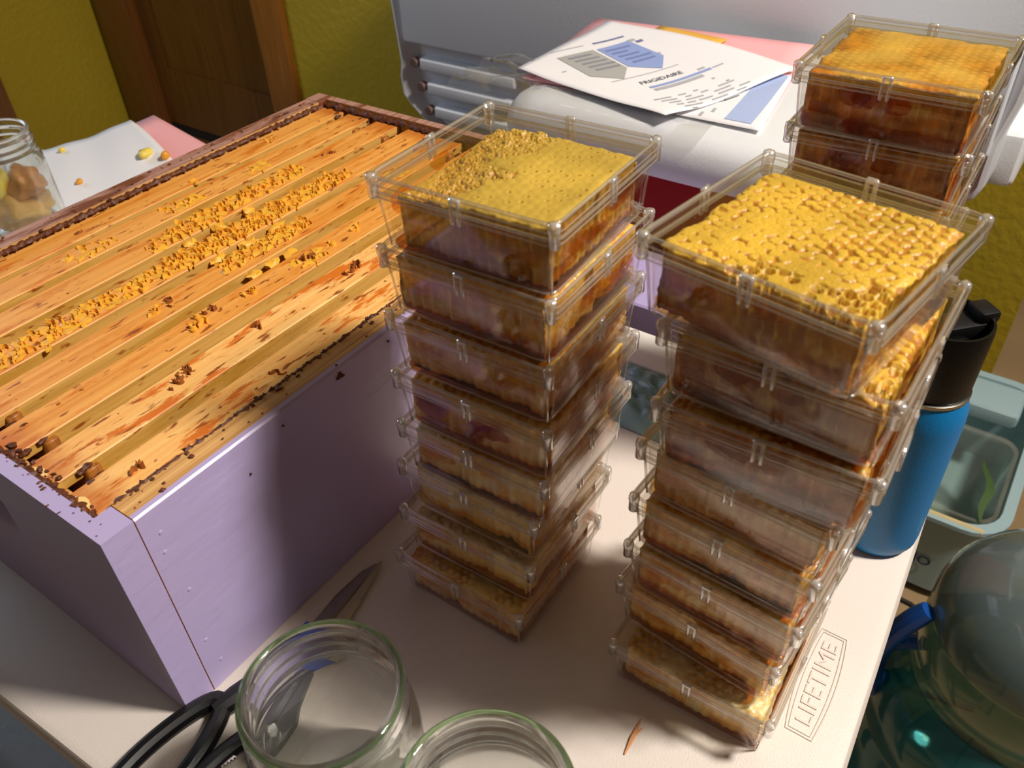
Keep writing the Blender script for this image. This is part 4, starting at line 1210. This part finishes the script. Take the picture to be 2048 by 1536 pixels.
def shank(pts, r, nm): MB().tube(pts, r, 10).build(nm, M['black_soft'], s)
def loop(cx, cy_, a, b_, rot, nm, r=0.0058):
    P = []
    for i in range(36):
        t_ = 2 * PI * i / 36
        x = a * math.cos(t_); y = b_ * math.sin(t_) * (1 - 0.25 * math.cos(t_))
        P.append((cx + x * math.cos(rot) - y * math.sin(rot), cy_ + x * math.sin(rot) + y * math.cos(rot), 0.0066))
    MB().tube(P, r, 10, True).build(nm, M['black_soft'], s)
mb = MB(); mb.tube([(0.066, -0.027, 0.006), (0.045, -0.025, 0.0068), (0.022, -0.020, 0.0068), (0.008, -0.017, 0.0066)], [0.006, 0.0072, 0.0075, 0.0062], 10); mb.build('handle_shank', M['black_soft'], s)
mb = MB(); mb.tube([(0.066, -0.036, 0.006), (0.045, -0.042, 0.0068), (0.022, -0.048, 0.0068), (0.006, -0.053, 0.0066)], [0.006, 0.0075, 0.0078, 0.0062], 10); mb.build('handle_shank', M['black_soft'], s)
mb = MB(); mb.prism([(0.062, -0.024), (0.062, -0.046), (0.030, -0.0640), (0.004, -0.0680), (-0.002, -0.0560), (0.022, -0.0420), (0.046, -0.0300)], 0.0046, 0.0098); mb.build('handle_plate', solid('scuffed_black_plastic', (52, 54, 56), 0.4, var=0.5, vscale=90), s, False)
loop(-0.030, -0.0165, 0.045, 0.0165, 0.06, 'handle_loop')
loop(-0.034, -0.0600, 0.048, 0.0185, 0.20, 'handle_loop')
# toothed steel insert inside the lower loop
mb = MB(); P1 = []; P2 = []
for i in range(61):
    x = -0.066 + 0.062 * i / 60
    y = -0.0565 + 0.0105 * math.sin(PI * i / 60) + 0.2 * (x + 0.034)
    P1.append((x, y + (0.0008 if i % 2 else -0.0006))); P2.append((x, y + 0.0052))
mb.prism(P1 + P2[::-1], 0.0050, 0.0080)
mb.build('toothed_insert', M['steel'], s, False)

# ------------------------------------------------------------------ paper, wax bits at the left
def lp(u, v):
    A2, B2, C2, D2 = np.array([0.405, 0.905]), np.array([0.205, 0.560]), np.array([0.535, 0.790]), np.array([0.410, 0.365])
    p = (1 - u) * (1 - v) * A2 + (1 - u) * v * B2 + u * (1 - v) * C2 + u * v * D2
    return (p[0], p[1], 0.0035 + 0.030 * u * u * (1 - v) * (1 + 0.25 * math.sin(v * 9)) * (v < 1) * min(1, 4 * (1 - v)) * (0 if v > 0.75 else 1) + 0.0010 * math.sin(u * 17 + v * 6))
tag(crumple('paper_sheet', lp, 24, 24, M['paper'], None, 0.0003), 'plain white paper with wax crumbs on it, left of the hive', 'paper')
def lpk(u, v):
    A2, B2, C2, D2 = np.array([0.46, 0.845]), np.array([0.43, 0.40]), np.array([0.575, 0.795]), np.array([0.535, 0.46])
    p = (1 - u) * (1 - v) * A2 + (1 - u) * v * B2 + u * (1 - v) * C2 + u * v * D2
    return (p[0], p[1], 0.0010 + 0.034 * u * (1 - v) * (0 if v > 0.75 else 1) * min(1, 4 * (1 - v)) * 0.7)
tag(crumple('paper_sheet', lpk, 12, 12, M['pink'], None, 0.0004), 'pink sheet sticking out from under the plain white paper', 'paper')
def lpz(x, y):
    return 0.006
for k, (px_, sz, mt, lab) in enumerate((((0.88, 0.28), (0.011, 0.008, 0.006), 'wax_yellow', 'pale yellow wax crumb near the pink edge of the paper'),
                                        ((0.42, 0.35), (0.005, 0.004, 0.004), 'wax_orange', 'small round orange wax crumb in the middle of the white paper'),
                                        ((0.40, 0.07), (0.005, 0.004, 0.004), 'wax_yellow', 'tiny yellow wax crumb on the far edge of the white paper'),
                                        ((0.97, 0.33), (0.006, 0.005, 0.006), 'wax_orange', 'olive wax crumb beside the hive rim on the white paper'))):
    mb = MB(); mb.blob((0, 0, 0), sz, k + 3, 0.5, 2)
    tag(mb.build('wax_crumb', M[mt], None, loc=(lp(*px_)[0], lp(*px_)[1], lp(*px_)[2] + sz[2] * 0.7), angle=80), lab, 'wax', 'wax crumbs on the white paper')
mb = MB(); mb.tube([(0.127, -0.2362, 0.0008), (0.138, -0.2352, 0.0010), (0.152, -0.2338, 0.0007)], [0.0005, 0.0016, 0.0004], 6); mb.tube([(0.140, -0.2352, 0.0010), (0.147, -0.2372, 0.0007)], [0.0012, 0.0003], 6)
tag(mb.build('wax_sliver', M['wax_pale']), 'thin orange sliver on the table in front of the right stack', 'wax')

# ------------------------------------------------------------------ things on the floor at the right
tb_ = thing('foot_tub', 'grey blue plastic tub on the floor behind the water jug', 'tub', (0, 0, FZ))
tc_ = (1.245, -0.305)
mb = MB()
mb.loft([rrect(0.185, 0.118, 0.05, 0.0, 6, tc_), rrect(0.205, 0.132, 0.06, 0.02, 6, tc_), rrect(0.212, 0.138, 0.06, 0.185, 6, tc_), rrect(0.222, 0.147, 0.065, 0.195, 6, tc_), rrect(0.222, 0.147, 0.065, 0.203, 6, tc_), rrect(0.205, 0.130, 0.055, 0.203, 6, tc_), rrect(0.195, 0.120, 0.05, 0.02, 6, tc_)])
mb.build('tub_body', M['tub'], tb_)
MB().bbox(1.36, 1.45, -0.415, -0.2, 0.165, 0.2015, 0.012, 3).build('carry_handle', M['tub'], tb_)
V, F = text2d('BIO', 0.028, 0.0008)
mb = MB(); mb.add([(1.0335, -0.322 - x_ * 1.0, 0.082 + z_) for x_, z_ in V], F)
mb.build('lettering', M['navy'], tb_, False)
mb = MB(); mb.bbox(1.0300, 1.0420, -0.42, -0.20, 0.193, 0.2045, 0.003, 1)
mb.build('rim_band', solid('cream_rim_band', (206, 188, 140), 0.5), tb_)
cb = thing('clear_bin', 'clear plastic container with a green leaf on it, lying in the tub', 'container', (0, 0, 0))
bc = (1.166, -0.312)
mb = MB()
mb.loft([rrect(0.095, 0.105, 0.03, FZ + 0.024, 6, bc), rrect(0.112, 0.118, 0.035, FZ + 0.195, 6, bc), rrect(0.118, 0.118, 0.035, FZ + 0.201, 6, bc), rrect(0.118, 0.118, 0.035, FZ + 0.205, 6, bc), rrect(0.109, 0.112, 0.03, FZ + 0.203, 6, bc), rrect(0.092, 0.102, 0.028, FZ + 0.028, 6, bc)])
mb.build('bin_body', M['bin'], cb)
mb = MB(); rings = []
for i in range(13):
    u = i / 12; wd = 0.0062 * math.sin(PI * min(1, u * 0.97 + 0.03)) ** 0.7 + 0.0006
    x = 1.05 + 0.15 * u; y = -0.408 + 0.022 * u * u + 0.004 * math.sin(u * 9); z = FZ + 0.2075 + 0.008 * math.sin(PI * u)
    rings.append([(x, y - wd, z), (x, y, z - 0.002), (x, y + wd, z + 0.002), (x, y, z + 0.0005)])
mb.loft(rings); tag(mb.build('leaf', M['leaf'], None), 'long green leaf lying across the clear container', 'leaf')

jg = thing('water_jug', 'large teal tinted water jug with blue handle on the floor', 'water jug', (0.665, -0.490, -0.735))
def shell(prof, nm, mt, n=56):
    pin = [(max(r - 0.0025, 0.0005), z - 0.0015) for r, z in prof][::-1]
    mb = MB(); mb.lathe(prof + pin, n, closed=True)
    return mb.build(nm, mt, jg, angle=50)
shell([(0.001, 0.490), (0.030, 0.4885), (0.060, 0.482), (0.085, 0.470), (0.104, 0.452), (0.1165, 0.428), (0.121, 0.405), (0.121, 0.398)], 'dome', M['jug_grey'])
shell([(0.121, 0.3965), (0.1175, 0.392), (0.1175, 0.386), (0.121, 0.380), (0.121, 0.330), (0.118, 0.324), (0.118, 0.316), (0.122, 0.308)], 'clear_band', M['jug_clear'])
shell([(0.122, 0.3065), (0.130, 0.296), (0.143, 0.272), (0.150, 0.245), (0.150, 0.200), (0.146, 0.192), (0.146, 0.184), (0.150, 0.176), (0.150, 0.0), (0.146, -0.03), (0.130, -0.0448), (0.001, -0.0448)], 'lower_body', M['jug'])
mb = MB(); rings = []
ang = math.radians(112)
for i in range(15):
    u = i / 14
    rr_ = 0.126 + 0.022 * math.sin(PI * u) ** 0.8 + 0.020 * u; z = 0.405 - 0.165 * u
    rings.append((rr_ * math.cos(ang), rr_ * math.sin(ang), z))
MB().tube(rings, [0.011] + [0.0125] * 13 + [0.013], 10).build('handle', M['jug_handle'], jg)
mb = MB(); mb.tube([(0.123 * math.cos(ang), 0.123 * math.sin(ang), 0.345), (0.153 * math.cos(ang), 0.153 * math.sin(ang), 0.335)], 0.009, 8)
mb.build('handle_bracket', M['jug_handle'], jg)
mb = MB(); mb.tube([(0.140 * math.cos(ang), 0.140 * math.sin(ang), 0.262), (0.160 * math.cos(ang), 0.160 * math.sin(ang), 0.27)], 0.011, 8)
mb.build('handle_bracket', M['jug_handle'], jg)
mb = MB(); mb.tube([(1.000, -0.20, FZ + 0.004), (1.012, -0.30, FZ + 0.004), (1.008, -0.365, FZ + 0.004), (0.99, -0.40, FZ + 0.004), (0.95, -0.385, FZ + 0.004), (0.92, -0.345, FZ + 0.004), (0.88, -0.365, FZ + 0.004), (0.84, -0.40, FZ + 0.004), (0.86, -0.50, FZ + 0.004)], 0.004, 8)
tag(mb.build('power_cord', M['cord']), 'black cord on the tan floor between jug and tub', 'cord')

# rug at the lower left
tag(MB().bbox(-0.75, 0.16, 0.38, 1.60, FZ, FZ + 0.012, 0.004, 1).build('woven_rug', M['rug']), 'grey woven rug on the floor at the near end of the table', 'rug')
